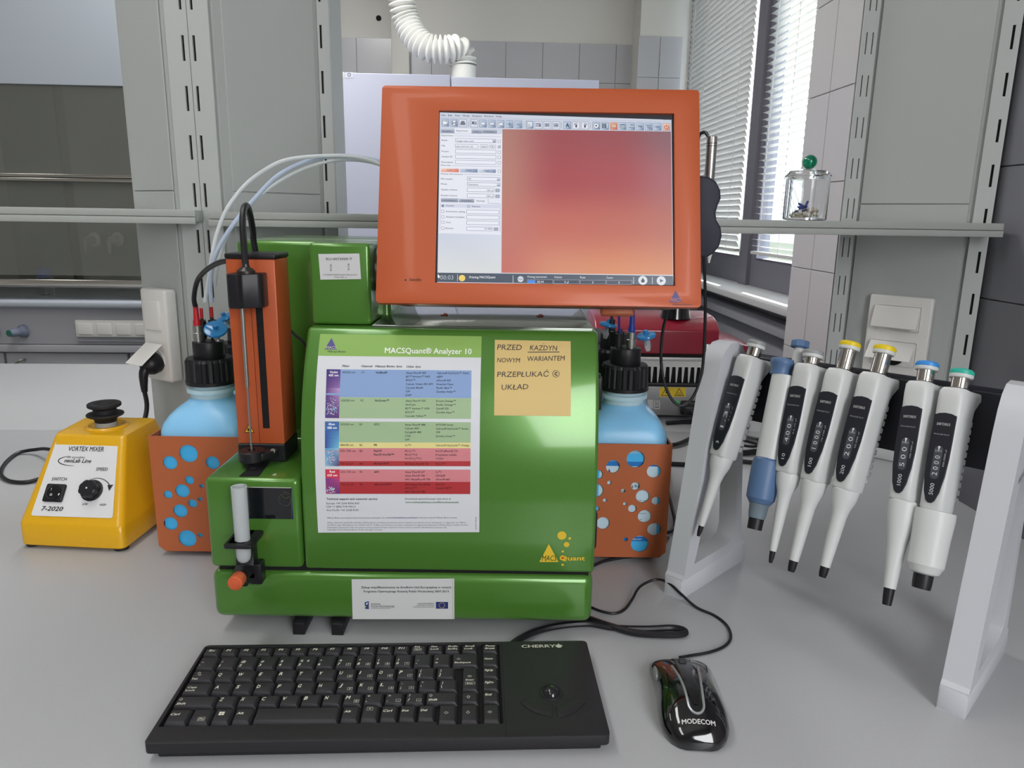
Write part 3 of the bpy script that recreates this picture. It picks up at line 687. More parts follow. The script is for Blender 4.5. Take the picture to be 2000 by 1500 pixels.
for x, s, x1 in ((384, 'Filter', 460), (586, 'Channel', 706), (740, 'Miltenyi Biotec dyes', 1028), (1077, 'Other dyes', 1232)): T(c7, x, 428+x*.011-4, s, 22, x1, bold=.03)
T(c7, 245, 495, 'Violet', 24, 332, (235, 235, 245), .04); T(c7, 232, 530, '405 nm', 24, 340, (235, 235, 245), .04)
T(c7, 236, 1057, 'Blue', 24, 300, (235, 240, 250), .04); T(c7, 217, 1097, '488 nm', 24, 322, (235, 240, 250), .04)
T(c8, 245, 405, 'Red', 24, 300, (250, 235, 240), .04); T(c8, 221, 444, '635 nm', 24, 327, (250, 235, 240), .04)
rows = [(c7, 380, 495, '450/50 nm', 523), (c7, 587, 497, 'V1', 617), (c7, 742, 498, '*VioBlue®', 868), (c7, 1075, 502, 'Alexa Fluor® 405', 1290), (c7, 1073, 542, 'BD™ Horizon™ V450', 1333), (c7, 1072, 581, 'BV421™', 1170), (c7, 1071, 623, 'Calcein Violet 450 AM', 1360), (c7, 1070, 663, 'Cascade Blue®', 1258), (c7, 1069, 703, 'CFP', 1118), (c7, 1068, 743, 'DAPI', 1130),
 (c7, 1407, 504, 'Vybrant® DyeCycle™ Violet', 1755), (c7, 1406, 544, 'eBFP', 1470), (c7, 1405, 584, 'eFluor® 450', 1558), (c7, 1404, 624, 'Hoechst Dyes', 1585), (c7, 1403, 665, 'Pacific Blue™', 1570), (c7, 1402, 706, 'Zombie Violet™', 1608),
 (c7, 370, 800, '525/50 nm', 512), (c7, 576, 800, 'V2', 610), (c7, 732, 801, '*VioGreen™', 888), (c7, 1068, 804, 'Alexa Fluor® 430', 1285), (c7, 1067, 845, 'AmCyan', 1176), (c7, 1066, 887, 'BD™ Horizon™ V500', 1328), (c7, 1065, 928, 'BV510™', 1165), (c7, 1063, 968, 'Cascade Yellow™', 1290),
 (c7, 1400, 806, 'Krome Orange™', 1612), (c7, 1400, 847, 'Pacific Orange™', 1610), (c7, 1399, 888, 'Qdot® 525', 1534), (c7, 1399, 929, 'Zombie Aqua™', 1597),
 (c7, 364, 1058, '525/50 nm', 506), (c7, 571, 1058, 'B1', 600), (c7, 727, 1060, '*FITC', 788), (c7, 1062, 1062, 'Alexa Fluor® 488', 1282), (c7, 1062, 1102, 'Calcein AM', 1210), (c7, 1061, 1143, 'DyLight® 488', 1237), (c7, 1060, 1184, 'CFSE', 1122), (c8, 1060, 57, 'GFP', 1112),
 (c7, 1397, 1063, 'SYTOX® Green', 1585), (c7, 1396, 1105, 'Vybrant® DyeCycle™ Green', 1750), (c7, 1396, 1145, 'YFP', 1444), (c7, 1395, 1186, 'Zombie Green™', 1604),
 (c8, 362, 115, '585/40 nm', 504), (c8, 571, 115, 'B2', 600), (c8, 725, 115, '*PE', 758), (c8, 1062, 117, 'Cy™3', 1128), (c8, 1395, 119, 'Vybrant® DyeCycle™ Orange', 1756),
 (c8, 362, 178, '655–730 nm', 526), (c8, 571, 178, 'B3', 602), (c8, 725, 178, '*PerCP', 810), (c8, 725, 219, '*PerCP-Vio700™', 940), (c8, 1062, 179, 'PE-Cy™5', 1172), (c8, 1062, 220, 'PE-Cy™5.5', 1195), (c8, 1062, 261, 'PerCP-Cy™5.5', 1240), (c8, 1395, 180, 'PerCP-eFluor® 710', 1635), (c8, 1395, 221, 'Propidium iodide', 1622), (c8, 1395, 262, '7-AAD', 1478),
 (c8, 364, 317, '750 nm LP', 498), (c8, 571, 317, 'B4', 604), (c8, 726, 317, '*PE-Vio770™', 888), (c8, 1062, 318, 'PE-Alexa Fluor® 750', 1320), (c8, 1395, 319, 'PE-Cy™7', 1502),
 (c8, 366, 406, '655–730 nm', 528), (c8, 572, 406, 'R1', 600), (c8, 727, 407, '*APC', 782), (c8, 1062, 407, 'Alexa Fluor® 647', 1278), (c8, 1062, 447, 'Alexa Fluor® 700', 1278), (c8, 1062, 487, 'APC-AlexaFluor® 700', 1336), (c8, 1395, 407, 'Cy™5', 1458), (c8, 1395, 447, 'DRAQ5®', 1500), (c8, 1395, 487, 'eFluor® 660', 1548),
 (c8, 370, 542, '750 nm LP', 505), (c8, 574, 542, 'R2', 606), (c8, 728, 542, '*APC-Vio770™', 915), (c8, 1062, 542, 'APC-Alexa Fluor®750', 1334), (c8, 1062, 581, 'APC-Cy™7', 1192), (c8, 1062, 620, 'APC-eFluor® 780', 1280), (c8, 1395, 542, 'APC-H7', 1490), (c8, 1395, 581, 'Zombie NIR™', 1567)]
for cf, x, y, s, x1 in rows:
    red = cf is c8 and (300 < y < 320 or 540 < y)
    T(cf, x, y, s.strip('*'), 20, x1, (62, 16, 18) if red else (30, 36, 42), .035 if s[0] == '*' else 0.008)
T(c8, 210, 699, 'Technical support and customer service', 22, 762, bold=.03)
for y, s, x1 in ((746, 'Europe +49 2204 8306-830', 566), (782, 'USA +1 (800) FOR MACS', 528), (819, 'Asia Pacific +65 6238 8183', 558)): T(c8, 211, y, s, 20, x1)
T(c8, 1064, 697, 'Download spectral poster and more at', 20, 1562); T(c8, 1064, 734, 'www.miltenyibiotec.com/flow-downloads', 20, 1644, (60, 110, 66), .02)
T(c8, 218, 901, 'Miltenyi Biotec provides products and services worldwide. Visit', 16, 852, (90, 94, 100)); T(c8, 860, 899, 'www.miltenyibiotec.com/local', 16, 1190, (50, 60, 130), .02); T(c8, 1197, 899, 'to find your nearest Miltenyi Biotec contact.', 16, 1628, (90, 94, 100))
for y, s, x1 in ((952, 'Unless otherwise specifically indicated, Miltenyi Biotec products and services are for research use only and not for therapeutic or diagnostic use. MACS,', 1722), (978, 'the MACS logo, MACSQuant, Vio, Vio700, Vio770, VioBlue, and VioGreen are either trademarks or registered trademarks of Miltenyi Biotec GmbH. All other', 1750), (1004, 'trademarks mentioned in this document are the property of their respective owners and are used for identification purposes only.', 1518), (1029, 'Copyright © 2014 Miltenyi Biotec GmbH. All rights reserved.', 816)): T(c8, 219, y, s, 15, x1, (100, 104, 110))
u0, v0 = panel_hit(*c8(1838, 1025)); u1, v1 = panel_hit(*c8(1838, 885))
P.textuv(u0, v0, '130-097-436.09', .0014, v1-v0, (90, 94, 100), rot=math.pi/2)
tag(P.build('dye_chart', PAPER), 'printed dye chart sheet with green header taped on the green front cover', 'poster')
# sticky note (a thin slab of its own)
P = Print(panel_hit, panel_map, base=.0008, eps=.00005)
c9 = cr(580, 600, 2.9417)
P.rect(c9(1137, 189), c9(1572, 197), c9(1572, 626), c9(1133, 622), (214, 186, 120), 0, 40)
IK = (42, 40, 48)
def hand(t, x, y, h, x1, dy=0): P.text(*c9(x, y), t, h/2.94, c9(x1, y)[0], c9(x1, y+dy)[1], IK, .006, .12)
hand('PRZED', 1150, 246, 30, 1292, 2); hand('KAZDYN', 1338, 249, 28, 1496, 2); P.disc(*c9(1418, 212), .9, IK, 4, 8); P.line(*c9(1326, 260), *c9(1508, 259), 1.5, IK, 4)
hand('NOWYM', 1150, 318, 26, 1282, 2); hand('WARIANTEM', 1324, 312, 28, 1540, -4)
hand('PRZEPŁUKAĆ', 1150, 402, 30, 1448, -2); hand('UKŁAD', 1176, 476, 30, 1330, -4)
x, y = c9(1488, 384); P.ring(x, y, 7, 1, IK, 4); P.ring(x+.6, y, 3.6, 2, IK, 4, a0=40, a1=330)
tag(P.build('sticky_note', PAPER), 'yellow sticky note with handwriting on the green front cover', 'note')
# yellow logo on the cover
P = Print(panel_hit, panel_map, base=.0003, eps=.00004); YL = (224, 190, 50)
for x, y, r_ in ((1522, 1311, 26), (1567, 1328, 8), (1549, 1363, 16), (1527, 1403, 7), (1526, 1479, 7)): P.disc(*c9(x, y), r_/2.94, YL, 1)
P.poly([c9(1447, 1360), c9(1393, 1463), c9(1503, 1463)], YL, 1); P.text(*c9(1407, 1456), 'MACS', 10.5, c9(1492, 1456)[0], None, (52, 84, 34), .01, .2)
P.text(*c9(1508, 1453), 'Quant', 8.6, c9(1652, 1453)[0], None, YL, .035); P.ring(*c9(1526, 1438), 5.2, 2, YL, 5); P.disc(*c9(1526, 1438), 3.2, (205, 80, 30), 4)
P.build('yellow_logo', INK, dev)
# funding label on the base
hit, mp = plane_surf((0, YF0, 0), (1, 0, 0), (0, 0, 1)); P = Print(hit, mp, base=.0005, eps=.00004); ca = cr(660, 1110, 7.692)
P.rect(ca(207, 160), ca(1748, 150), ca(1750, 760), ca(222, 760), (206, 208, 208), 0)
def T2(x, y, s, h, x1, col=(62, 62, 66), bold=.01): P.text(*ca(x, y), s, h/7.692, ca(x1, y)[0], None, col, bold)
T2(352, 295, 'Zakup współfinansowany ze środków Unii Europejskiej w ramach', 30, 1700, bold=.03); T2(388, 356, 'Programu Operacyjnego Rozwój Polski Wschodniej 2007-2013', 30, 1664, bold=.03)
P.poly([ca(402, 507), ca(466, 490), ca(466, 612), ca(408, 602)], (30, 70, 130), 1); P.poly([ca(402, 550), ca(430, 575), ca(404, 590)], (220, 190, 60), 2); P.poly([ca(425, 520), ca(450, 512), ca(448, 535), ca(425, 545)], (225, 235, 245), 2); P.poly([ca(440, 540), ca(464, 545), ca(464, 570), ca(450, 565)], (120, 40, 80), 2)
T2(502, 546, 'ROZWÓJ', 24, 638, bold=.02); T2(502, 580, 'POLSKI WSCHODNIEJ', 24, 845, bold=.02); T2(502, 601, 'NARODOWA STRATEGIA SPÓJNOŚCI', 11, 792)
T2(1203, 531, 'UNIA EUROPEJSKA', 14, 1446, bold=.02); T2(1188, 556, 'EUROPEJSKI FUNDUSZ', 13, 1446); T2(1137, 582, 'ROZWOJU REGIONALNEGO', 13, 1446)
P.rect(ca(1473, 500), ca(1656, 502), ca(1656, 603), ca(1473, 603), (32, 48, 110), 1)
for k in range(12): a = k*math.pi/6; P.disc(*ca(1563+42*math.cos(a), 552+38*math.sin(a)), .75, (225, 205, 90), 3, 6)
P.line(*ca(1722, 155), *ca(1727, 755), .5, (120, 120, 120), 3)
P.build('funding_label', PAPER, dev)
# inventory label on the hinge column (2D code left out)
hit, mp = plane_surf((0, .831, 0), (1, 0, 0), (0, 0, 1)); P = Print(hit, mp, base=.0005, eps=.00004); cb = cr(400, 440, 5.0)
P.rect(cb(1109, 280), cb(1510, 275), cb(1527, 525), cb(1130, 531), (206, 206, 208), 0)
P.text(*cb(1186, 340), 'RU-0073009-T', 4.6, cb(1440, 340)[0], None, (50, 50, 54), .01)
P.text(*cb(1158, 490), 'CYTOMETR PRZEPŁYWOWY MACSQUANT', 2.6, cb(1490, 490)[0], None, (80, 80, 84)); P.text(*cb(1266, 513), 'ANALYZER 10', 2.6, cb(1388, 513)[0], None, (80, 80, 84))
u, v = hit(*cb(1242, 445)); P.textuv(u, v, 'KUL', .0021, .008, (60, 60, 64), rot=math.pi/2); u, v = hit(*cb(1396, 375)); P.textuv(u, v, 'KUL', .0021, .008, (60, 60, 64), rot=-math.pi/2)
P.build('inventory_label', PAPER, dev)

# ================================================================== MONITOR
mO = Vector((-.147, .79, .376)); mU = Vector((1, 0, 0)); mTL = Vector((-.1477, .8645, .606)); mV = (mTL-mO).normalized(); mN = mU.cross(mV)
MM = Matrix.Identity(4)
for i in range(3): MM[i][0] = mU[i]; MM[i][1] = mV[i]; MM[i][2] = mN[i]; MM[i][3] = mO[i]
mon = thing('touchscreen_monitor', 'orange framed touchscreen monitor mounted above the green cytometer', 'monitor', M=MM)
MW, MH = .348, (mTL-mO).length
hit, mp = plane_surf(mO, mU, mV)
uv = [hit(*q) for q in ((858, 212), (1315, 228), (1318, 555), (853, 552))]
sx0, sx1 = (uv[0][0]+uv[3][0])/2, (uv[1][0]+uv[2][0])/2; sy0, sy1 = (uv[2][1]+uv[3][1])/2, (uv[0][1]+uv[1][1])/2
obj('bezel', G().prism(rrect(0, 0, MW, MH, .004), -.010, 0, hole=[[(sx0-.001, sy0-.001), (sx1+.001, sy0-.001), (sx1+.001, sy1+.001), (sx0-.001, sy1+.001)]]), ORANGE, mon, bev=.0007, local=True, ang=25)
obj('rear_shell', G().loft([rr for rr in [[(x, y, z) for x, y in rrect(a, b, MW-a, MH-b, .008)] for a, b, z in ((.004, .003, -.0101), (.006, .003, -.022), (.022, .0035, -.036), (.03, .010, -.038))]]), BROWN, mon, local=True)
obj('display_gasket', G().box(sx0-.0009, sy0-.0009, -.0099, sx1+.0009, sy1+.0009, -.004), mat('dark_gasket', (40, 42, 50), .5), mon, local=True)
MLOC = lambda p: p
P = Print(hit, lambda u, v, o: Vector((u, v, o-.0038)), base=0, eps=.00004)
TLc, TRc, BRc, BLc = (859, 216.5), (1313.5, 231.5), (1317, 554.5), (853.5, 551.5)
P.rect(TLc, TRc, BRc, BLc, (196, 202, 216), 0)
cA = cr(850, 200, 7.5); cB = cr(1080, 200, 7.5); cD = cr(850, 380, 7.5); cE = cr(720, 160, 2.857)
# wallpaper
gp = [[(168, 118, 108), (150, 75, 80), (148, 78, 84), (134, 98, 106)], [(176, 122, 110), (162, 76, 80), (164, 80, 84), (164, 104, 110)], [(186, 116, 106), (188, 104, 92), (184, 104, 90), (180, 110, 98)], [(190, 110, 100), (204, 136, 106), (206, 132, 92), (200, 130, 92)]]
q = [cE(748, 256), cE(1693, 270), cE(1703, 1074), cE(741, 1062)]
def bil(u, v): return tuple((q[0][k]*(1-u)+q[1][k]*u)*(1-v)+(q[3][k]*(1-u)+q[2][k]*u)*v for k in range(2))
def gcol(u, v):
    x, y = u*3, v*3; i, jj = min(int(x), 2), min(int(y), 2); fx, fy = x-i, y-jj; fx = fx*fx*(3-2*fx); fy = fy*fy*(3-2*fy)
    return tuple((gp[jj][i][k]*(1-fx)+gp[jj][i+1][k]*fx)*(1-fy)+(gp[jj+1][i][k]*(1-fx)+gp[jj+1][i+1][k]*fx)*fy for k in range(3))
NX = 24; pts = []; cols = []
for b in range(NX+1):
    for a in range(NX+1): pts.append(P.hit(*bil(a/NX, b/NX))); cols.append(gcol(a/NX, b/NX))
P.uv(pts, [(r_*(NX+1)+c_, r_*(NX+1)+c_+1, (r_+1)*(NX+1)+c_+1, (r_+1)*(NX+1)+c_) for r_ in range(NX) for c_ in range(NX)], cols, 1)
DK = (42, 45, 58); MD = (128, 136, 156)
def S(cf, x, y, s, h, x1, col=DK, bold=0.008): P.text(*cf(x, y), s, h/7.5, cf(x1, y)[0], cf(x1, y+(x1-x)*.022)[1], col, bold)
for x, s, x1 in ((92, 'File', 150), (188, 'Edit', 250), (287, 'View', 366), (405, 'Mode', 503), (540, 'Analysis', 682), (714, 'Window', 860), (893, 'Help', 978)): S(cA, x, 178+x*.022, s, 26, x1)
S(cB, 1628, 238, 'admin', 20, 1738)
P.line(*cA(80, 205), *cB(1740, 262), .5, (150, 156, 175), 3)
xs = [(95, 200, cA), (225, 330, cA), (350, 460, cA), (522, 628, cA), (650, 755, cA), (782, 887, cA), (910, 1015, cA), (1040, 1146, cA), (1170, 1276, cA), (1335, 1440, cA), (1465, 1570, cA), (1595, 1700, cA), (1725, 1832, cA), (165, 272, cB), (293, 400, cB), (423, 530, cB), (590, 697, cB), (718, 825, cB), (848, 955, cB), (978, 1085, cB), (1107, 1213, cB), (1237, 1343, cB), (1365, 1472, cB), (1494, 1602, cB), (1625, 1731, cB)]
for i, (a, b, cf) in enumerate(xs):
    y0 = 218+a*.026 if cf is cA else 258+a*.0175; y1 = y0+108; dy = 2.6
    pale = i in (2, 3, 10, 11, 12, 14, 15)
    cc = [(214, 216, 226)]*4 if pale else [(190, 204, 222), (176, 190, 212), (100, 124, 156), (196, 206, 220)]
    if i == 18: cc = [(230, 180, 150), (225, 150, 120), (200, 90, 70), (220, 150, 120)]
    if i == 24: cc = [(236, 196, 176), (232, 190, 170), (214, 130, 106), (230, 180, 160)]
    pq = [cf(a, y0), cf(b, y0+dy), cf(b, y1+dy), cf(a, y1)]
    P.poly(pq, cc, 3)
    for k in range(4): P.line(*pq[k], *pq[(k+1) % 4], .7, (104, 116, 140), 4)
    mx, my = (a+b)/2, (y0+y1)/2+1
    F = lambda dx, dy_: cf(mx+dx, my+dy_)
    D2 = (66, 74, 92)
    if i == 0: P.poly([F(-38, 28), F(-38, -30), F(-15, -30), F(-10, -20), F(25, -20), F(38, -8), F(25, 28)], (225, 228, 234), 5); [P.line(*F(*p_), *F(*q_), .6, D2, 6) for p_, q_ in (((-38, 28), (-38, -30)), ((-38, -30), (-12, -25)), ((-12, -20), (28, -20)), ((28, -20), (25, 28)), ((25, 28), (-38, 28)))]
    elif i == 1: P.poly([F(-36, -34), F(36, -34), F(36, 34), F(-36, 34)], (120, 128, 148), 5); P.poly([F(-22, -30), F(22, -30), F(22, -6), F(-22, -6)], (222, 226, 232), 6); P.poly([F(-18, 8), F(18, 8), F(18, 32), F(-18, 32)], (210, 214, 222), 6)
    elif i == 2: P.poly([F(-22, -30), F(22, -30), F(38, 10), F(38, 30), F(-38, 30), F(-38, 10)], (108, 114, 132), 5)
    elif i == 3: P.poly([F(-5, -26), F(38, -26), F(38, 22), F(-5, 22)], (150, 156, 174), 5); P.line(*F(-38, -28), *F(-5, 14), 1.6, (40, 44, 56), 6); P.line(*F(-5, -28), *F(-38, 14), 1.6, (40, 44, 56), 6)
    elif i == 4: pp_ = [F(36*math.cos(t_*.4), 24*math.sin(t_*.4)) for t_ in range(16)]; P.poly(pp_, (214, 220, 230), 5); [P.line(*pp_[k], *pp_[(k+1) % 16], .6, D2, 6) for k in range(16)]
    elif i == 5: P.rect(*F(-34, -22), *F(34, 22), (208, 214, 224), 5); P.frame(*F(-34, -22), *F(34, 22), .7, D2, 6)
    elif i == 6: P.poly([F(-38, 8), F(-20, -14), F(26, -30), F(38, 10), F(30, 22), F(-20, 26)], (216, 220, 228), 5); P.line(*F(-38, 8), *F(-20, -14), .6, D2, 6); P.line(*F(-20, -14), *F(26, -30), .6, D2, 6); P.line(*F(38, 10), *F(26, -30), .6, D2, 6); P.line(*F(-20, 26), *F(30, 22), .6, D2, 6)
    elif i == 7: P.line(*F(-40, 0), *F(40, 0), .7, D2, 5); P.line(*F(0, -40), *F(0, 40), .7, D2, 5)
    elif i == 8: P.line(*F(-40, 0), *F(40, 0), .7, D2, 5)
    elif i == 9:
        P.rect(*F(-38, -38), *F(36, 38), (220, 224, 230), 5); P.line(*F(-34, -38), *F(-34, 36), .8, D2, 6); P.line(*F(-36, 32), *F(36, 34), .8, D2, 6)
        for _ in range(14): P.disc(*F(random.uniform(-26, 26), random.uniform(-20, 24)), .55, D2, 6, 6)
    elif i in (10, 11, 12):
        P.rect(*F(-38, -28), *F(34, 28), (120, 130, 150), 5); P.rect(*F(-32, -16), *F(28, 24), (168, 174, 190), 6)
        if i == 10: P.line(*F(8, -6), *F(36, 26), 1, (40, 44, 56), 7); P.line(*F(36, -6), *F(8, 26), 1, (40, 44, 56), 7)
        else: s_ = 1 if i == 12 else -1; P.line(*F(-20, 4), *F(20, 4), 1, (40, 44, 56), 7); P.poly([F(24*s_, 4), F(8*s_, -8), F(8*s_, 16)], (40, 44, 56), 7)
    elif i == 13: P.text(*F(-24, 28), 'A', 8, F(24, 28)[0], None, (36, 44, 60), .03, lay=7)
    elif i in (14, 15):
        s_ = 1 if i == 15 else -1; P.rect(*F(-10, -34), *F(14, -8), (200, 204, 214), 6); P.frame(*F(-10, -34), *F(14, -8), .6, (50, 54, 66), 7); P.poly([F(-9, -8), F(13, -8), F(13, 24), F(2, 36), F(-9, 24)], (44, 48, 60), 6); P.line(*F(2+18*s_, -18), *F(2+34*s_, -18), 1, (44, 48, 60), 7); P.line(*F(2+26*s_, -26), *F(2+26*s_, -10), 1, (44, 48, 60), 7)
    elif i == 16: P.disc(*F(0, 0), 5.6, (222, 226, 232), 5); P.ring(*F(0, 0), 5.6, .8, (70, 76, 92), 6); P.disc(*F(0, 0), 1.8, (60, 66, 82), 7, 10)
    elif i == 17: [P.rect(*F(-40+k_*22, -36), *F(-26+k_*22, 36), c_, 5) for k_, c_ in enumerate([(50, 56, 74), (90, 98, 118), (60, 66, 86), (200, 206, 216)])]
    elif i == 18: P.rect(*F(-34, -26), *F(34, 26), (238, 214, 196), 5); P.frame(*F(-34, -26), *F(34, 26), .8, (130, 70, 50), 6); [P.line(*F(-26, y_), *F(26, y_), .6, (150, 90, 70), 6) for y_ in (-14, -4, 6, 16)]
    elif i == 19: P.rect(*F(-38, -26), *F(36, 30), (70, 80, 100), 5); P.rect(*F(-32, -12), *F(30, 24), (200, 206, 216), 6); P.line(*F(-24, 8), *F(22, 8), 1.2, (70, 80, 100), 7)
    elif i == 20: P.poly([F(-38, 20), F(-24, -4), F(38, -4), F(34, 24), F(-34, 26)], (170, 180, 196), 5); P.line(*F(-18, -22), *F(34, -22), 1, (60, 68, 88), 6); P.line(*F(-38, 22), *F(38, 20), .7, (60, 68, 88), 6)
    elif i == 21: P.text(*F(-32, 10), 'Help', 4, F(32, 10)[0], None, (50, 62, 84), .01, lay=7)
    elif i == 22: P.text(*F(-38, -6), 'Express', 3.6, F(38, -6)[0], None, (50, 62, 84), .01, lay=7); P.text(*F(-24, 30), 'Mode', 3.6, F(24, 30)[0], None, (50, 62, 84), .01, lay=7)
    elif i == 23: P.text(*F(-38, 12), 'Logout', 4, F(38, 12)[0], None, (50, 62, 84), .01, lay=7)
    elif i == 24: P.ring(*F(0, 4), 4.6, 1, (120, 60, 40), 6, a0=125, a1=415); P.line(*F(0, -34), *F(0, 2), 1.1, (120, 60, 40), 7)
for x, cf in ((490, cA), (1303, cA), (133, cB), (558, cB)):
    y0 = 245+x*.022 if cf is cA else 268+x*.018; P.line(*cf(x, y0), *cf(x, y0+85), .7, (130, 138, 158), 4)
# left pane
P.rect(cA(80, 440), cA(985, 445), cD(968, 578), cD(45, 552), (222, 224, 234), 2)
P.rect(cD(45, 552), cD(968, 578), cD(966, 1138), cD(32, 1135), [(196, 202, 218), (206, 210, 224), (210, 212, 212), (212, 214, 214)], 2)
def tab(cf, x0, x1, y0, y1, s, on, tx, tx1):
    P.poly([cf(x0, y0), cf(x1, y0+4), cf(x1, y1+4), cf(x0, y1)], [(222, 224, 234)]*4 if on else [(176, 182, 196), (170, 176, 190), (120, 130, 150), (130, 138, 158)], 4)
    S(cf, tx, (y0+y1)/2+10, s, 22, tx1, DK if on else (76, 82, 100))
tab(cA, 80, 278, 372, 424, 'Samples', 0, 105, 232); tab(cA, 285, 530, 357, 432, 'Experiment', 1, 308, 478); tab(cA, 534, 684, 380, 432, 'Tools', 0, 562, 638); tab(cA, 688, 908, 380, 432, 'Channels', 0, 714, 860)
FR = (112, 116, 134)
def group(cf, y, s, x1): S(cf, 92 if cf is cA and y < 700 else 84, y, s, 20, x1); P.line(*cf(x1+15, y-4), *cf(960, y+12), .5, (140, 144, 162), 4)
group(cA, 473, 'Experiment', 262); group(cA, 912, 'Flow rate', 224); group(cA, 1038, 'Pickup and measure', 404)
def field(cf, x0, y0, x1, y1):
    P.rect(cf(x0, y0), cf(x1, y0+(x1-x0)*.02), cf(x1, y1+(x1-x0)*.02), cf(x0, y1), (226, 228, 238), 3)
    a, b, c, d = cf(x0, y0), cf(x1, y0+(x1-x0)*.02), cf(x1, y1+(x1-x0)*.02), cf(x0, y1)
    for p_, q_ in ((a, b), (b, c), (c, d), (d, a)): P.line(*p_, *q_, .6, FR, 4)
for x, y, s, x1 in ((95, 545, 'Rack', 178), (95, 625, 'File', 143), (92, 708, 'Project', 198), (92, 785, 'Sample ID', 252), (90, 866, 'Description', 264), (82, 1112, 'Mix sample', 252), (82, 1188, 'Mode', 170), (82, 1270, 'Uptake volume', 320), (80, 1356, 'Sample volume', 320)): S(cA, x, y, s, 22, x1)
for y in (510, 670, 748, 828): field(cA, 296, y, 893, y+52)
field(cA, 296, 594, 630, 646); field(cA, 662, 600, 768, 650)
S(cA, 314, 555, 'Single tube rack', 22, 565); S(cA, 306, 636, 'adm-2010-01-29', 22, 552); S(cA, 678, 642, '0001', 22, 756)
for x in (790, 842): field(cA, x, 606, x+46, 654); P.poly([cA(x+12, 640), cA(x+34, 640), cA(x+23, 626)] if x > 800 else [cA(x+12, 626), cA(x+34, 626), cA(x+23, 640)], DK, 6)
P.rect(*cA(842, 528), *cA(893, 576), (176, 182, 198), 5); P.line(*cA(852, 562), *cA(882, 563), 1, (50, 54, 70), 6)
for y in (534, 612, 694, 768, 848, 972):
    field(cA, 920, y, 960, y+38)
    if y == 612: P.line(*cA(930, y+20), *cA(938, y+32), 1, DK, 6); P.line(*cA(938, y+32), *cA(954, y+8), 1, DK, 6)
for x0, x1, s, tx, tx1, col in ((82, 345, 'Low', 180, 245, [(236, 205, 185), (220, 130, 110), (205, 100, 85), (230, 160, 140)]), (360, 622, 'Med', 452, 524, [(195, 208, 222), (130, 145, 175), (110, 126, 160), (170, 184, 205)]), (632, 890, 'High', 720, 795, [(215, 222, 232), (140, 152, 180), (110, 124, 158), (190, 200, 215)])):
    y0 = 948+x0*.018; P.poly([cA(x0, y0), cA(x1, y0+5), cA(x1, y0+57), cA(x0, y0+52)], col, 4); S(cA, tx, y0+34, s, 22, tx1, (80, 60, 60) if x0 < 100 else (60, 70, 92))
for y in (1076, 1156): field(cA, 468, y, 955, y+52); P.rect(*cA(904, y+20), *cA(955, y+64), (186, 192, 206), 5); P.line(*cA(914, y+48), *cA(944, y+49), 1, (50, 54, 70), 6)
for y in (1236, 1322): field(cA, 468, y, 862, y+54); P.rect(*cA(880, y+12), *cA(948, y+66), (176, 182, 198), 5); P.frame(*cA(892, y+24), *cA(936, y+54), .6, (90, 98, 118), 6)
S(cA, 482, 1115, 'Off', 24, 524); S(cA, 484, 1196, 'Standard', 24, 624); S(cA, 757, 1286, '100 µl', 24, 850); S(cA, 752, 1370, '200 µl', 24, 850)
tab(cD, 80, 335, 36, 94, 'Annotations', 0, 102, 290); tab(cD, 345, 570, 46, 98, 'Autolabel', 0, 382, 528); tab(cD, 578, 775, 42, 112, 'Settings', 1, 602, 724)
P.line(*cD(775, 48), *cD(778, 112), .5, FR, 5); P.line(*cD(778, 112), *cD(955, 120), .5, FR, 5); P.line(*cD(955, 120), *cD(950, 540), .5, FR, 5); P.line(*cD(75, 110), *cD(65, 520), .5, FR, 5)
P.rect(cD(85, 120), cD(945, 130), cD(945, 188), cD(85, 172), (204, 208, 224), 3)
P.ring(*cD(108, 150), 2.7, .6, DK, 5); P.disc(*cD(108, 150), 1.7, (90, 100, 128), 5, 10); P.ring(*cD(488, 158), 2.7, .6, DK, 5)
for x, y, s, x1 in ((155, 158, 'Custom', 272), (536, 168, 'Express', 656), (156, 242, 'Instrument setting', 434), (155, 322, 'Analysis template', 428), (152, 402, 'Gate', 226), (150, 490, 'Events', 262)): S(cD, x, y, s, 22, x1, (110, 112, 124) if s == 'Gate' else DK, .01)
for y in (213, 293, 372, 460): field(cD, 90, y, 128, y+38)
for y in (210, 290, 370): field(cD, 460, y, 935, y+54)
field(cD, 460, 460, 838, 512); P.rect(*cD(856, 468), *cD(926, 522), (176, 182, 198), 5); P.frame(*cD(868, 480), *cD(914, 505), .6, (90, 98, 118), 6); S(cD, 722, 500, '10 000', 24, 826)
# status bar
q0 = [cE(383, 1060), cE(1703, 1080), cE(1706, 1131), cE(380, 1112)]; P.rect(*q0, (74, 84, 98), 3)
P.line(*cE(741, 1062), *cE(1703, 1076), .9, (206, 200, 196), 4)
LT = (222, 226, 232)
P.text(*cE(398, 1099), '00:03', 8.4, cE(472, 1099)[0], None, (176, 182, 190)); P.line(*cE(495, 1070), *cE(494, 1108), 1, (200, 200, 190), 5); P.disc(*cE(520, 1091), 6.4, (232, 204, 110), 5)
P.text(*cE(561, 1092), 'Priming MACSQuant', 4.4, cE(707, 1093)[0], None, LT, .02); P.line(*cE(806, 1076), *cE(806, 1118), .8, LT, 5)
P.disc(*cE(848, 1097), 6, (200, 204, 214), 5); P.text(*cE(833, 1101), 'Details', 3, cE(863, 1101)[0], None, (80, 86, 100), lay=7)
for x, s, x1 in ((888, 'Priming instrument', 996), (1036, 'Volume', 1080), (1183, 'Rate', 1212), (1330, 'Count', 1366)): P.text(*cE(x, 1090+(x-888)*.012), s, 4.2, cE(x1, 1090)[0], None, LT, .005)
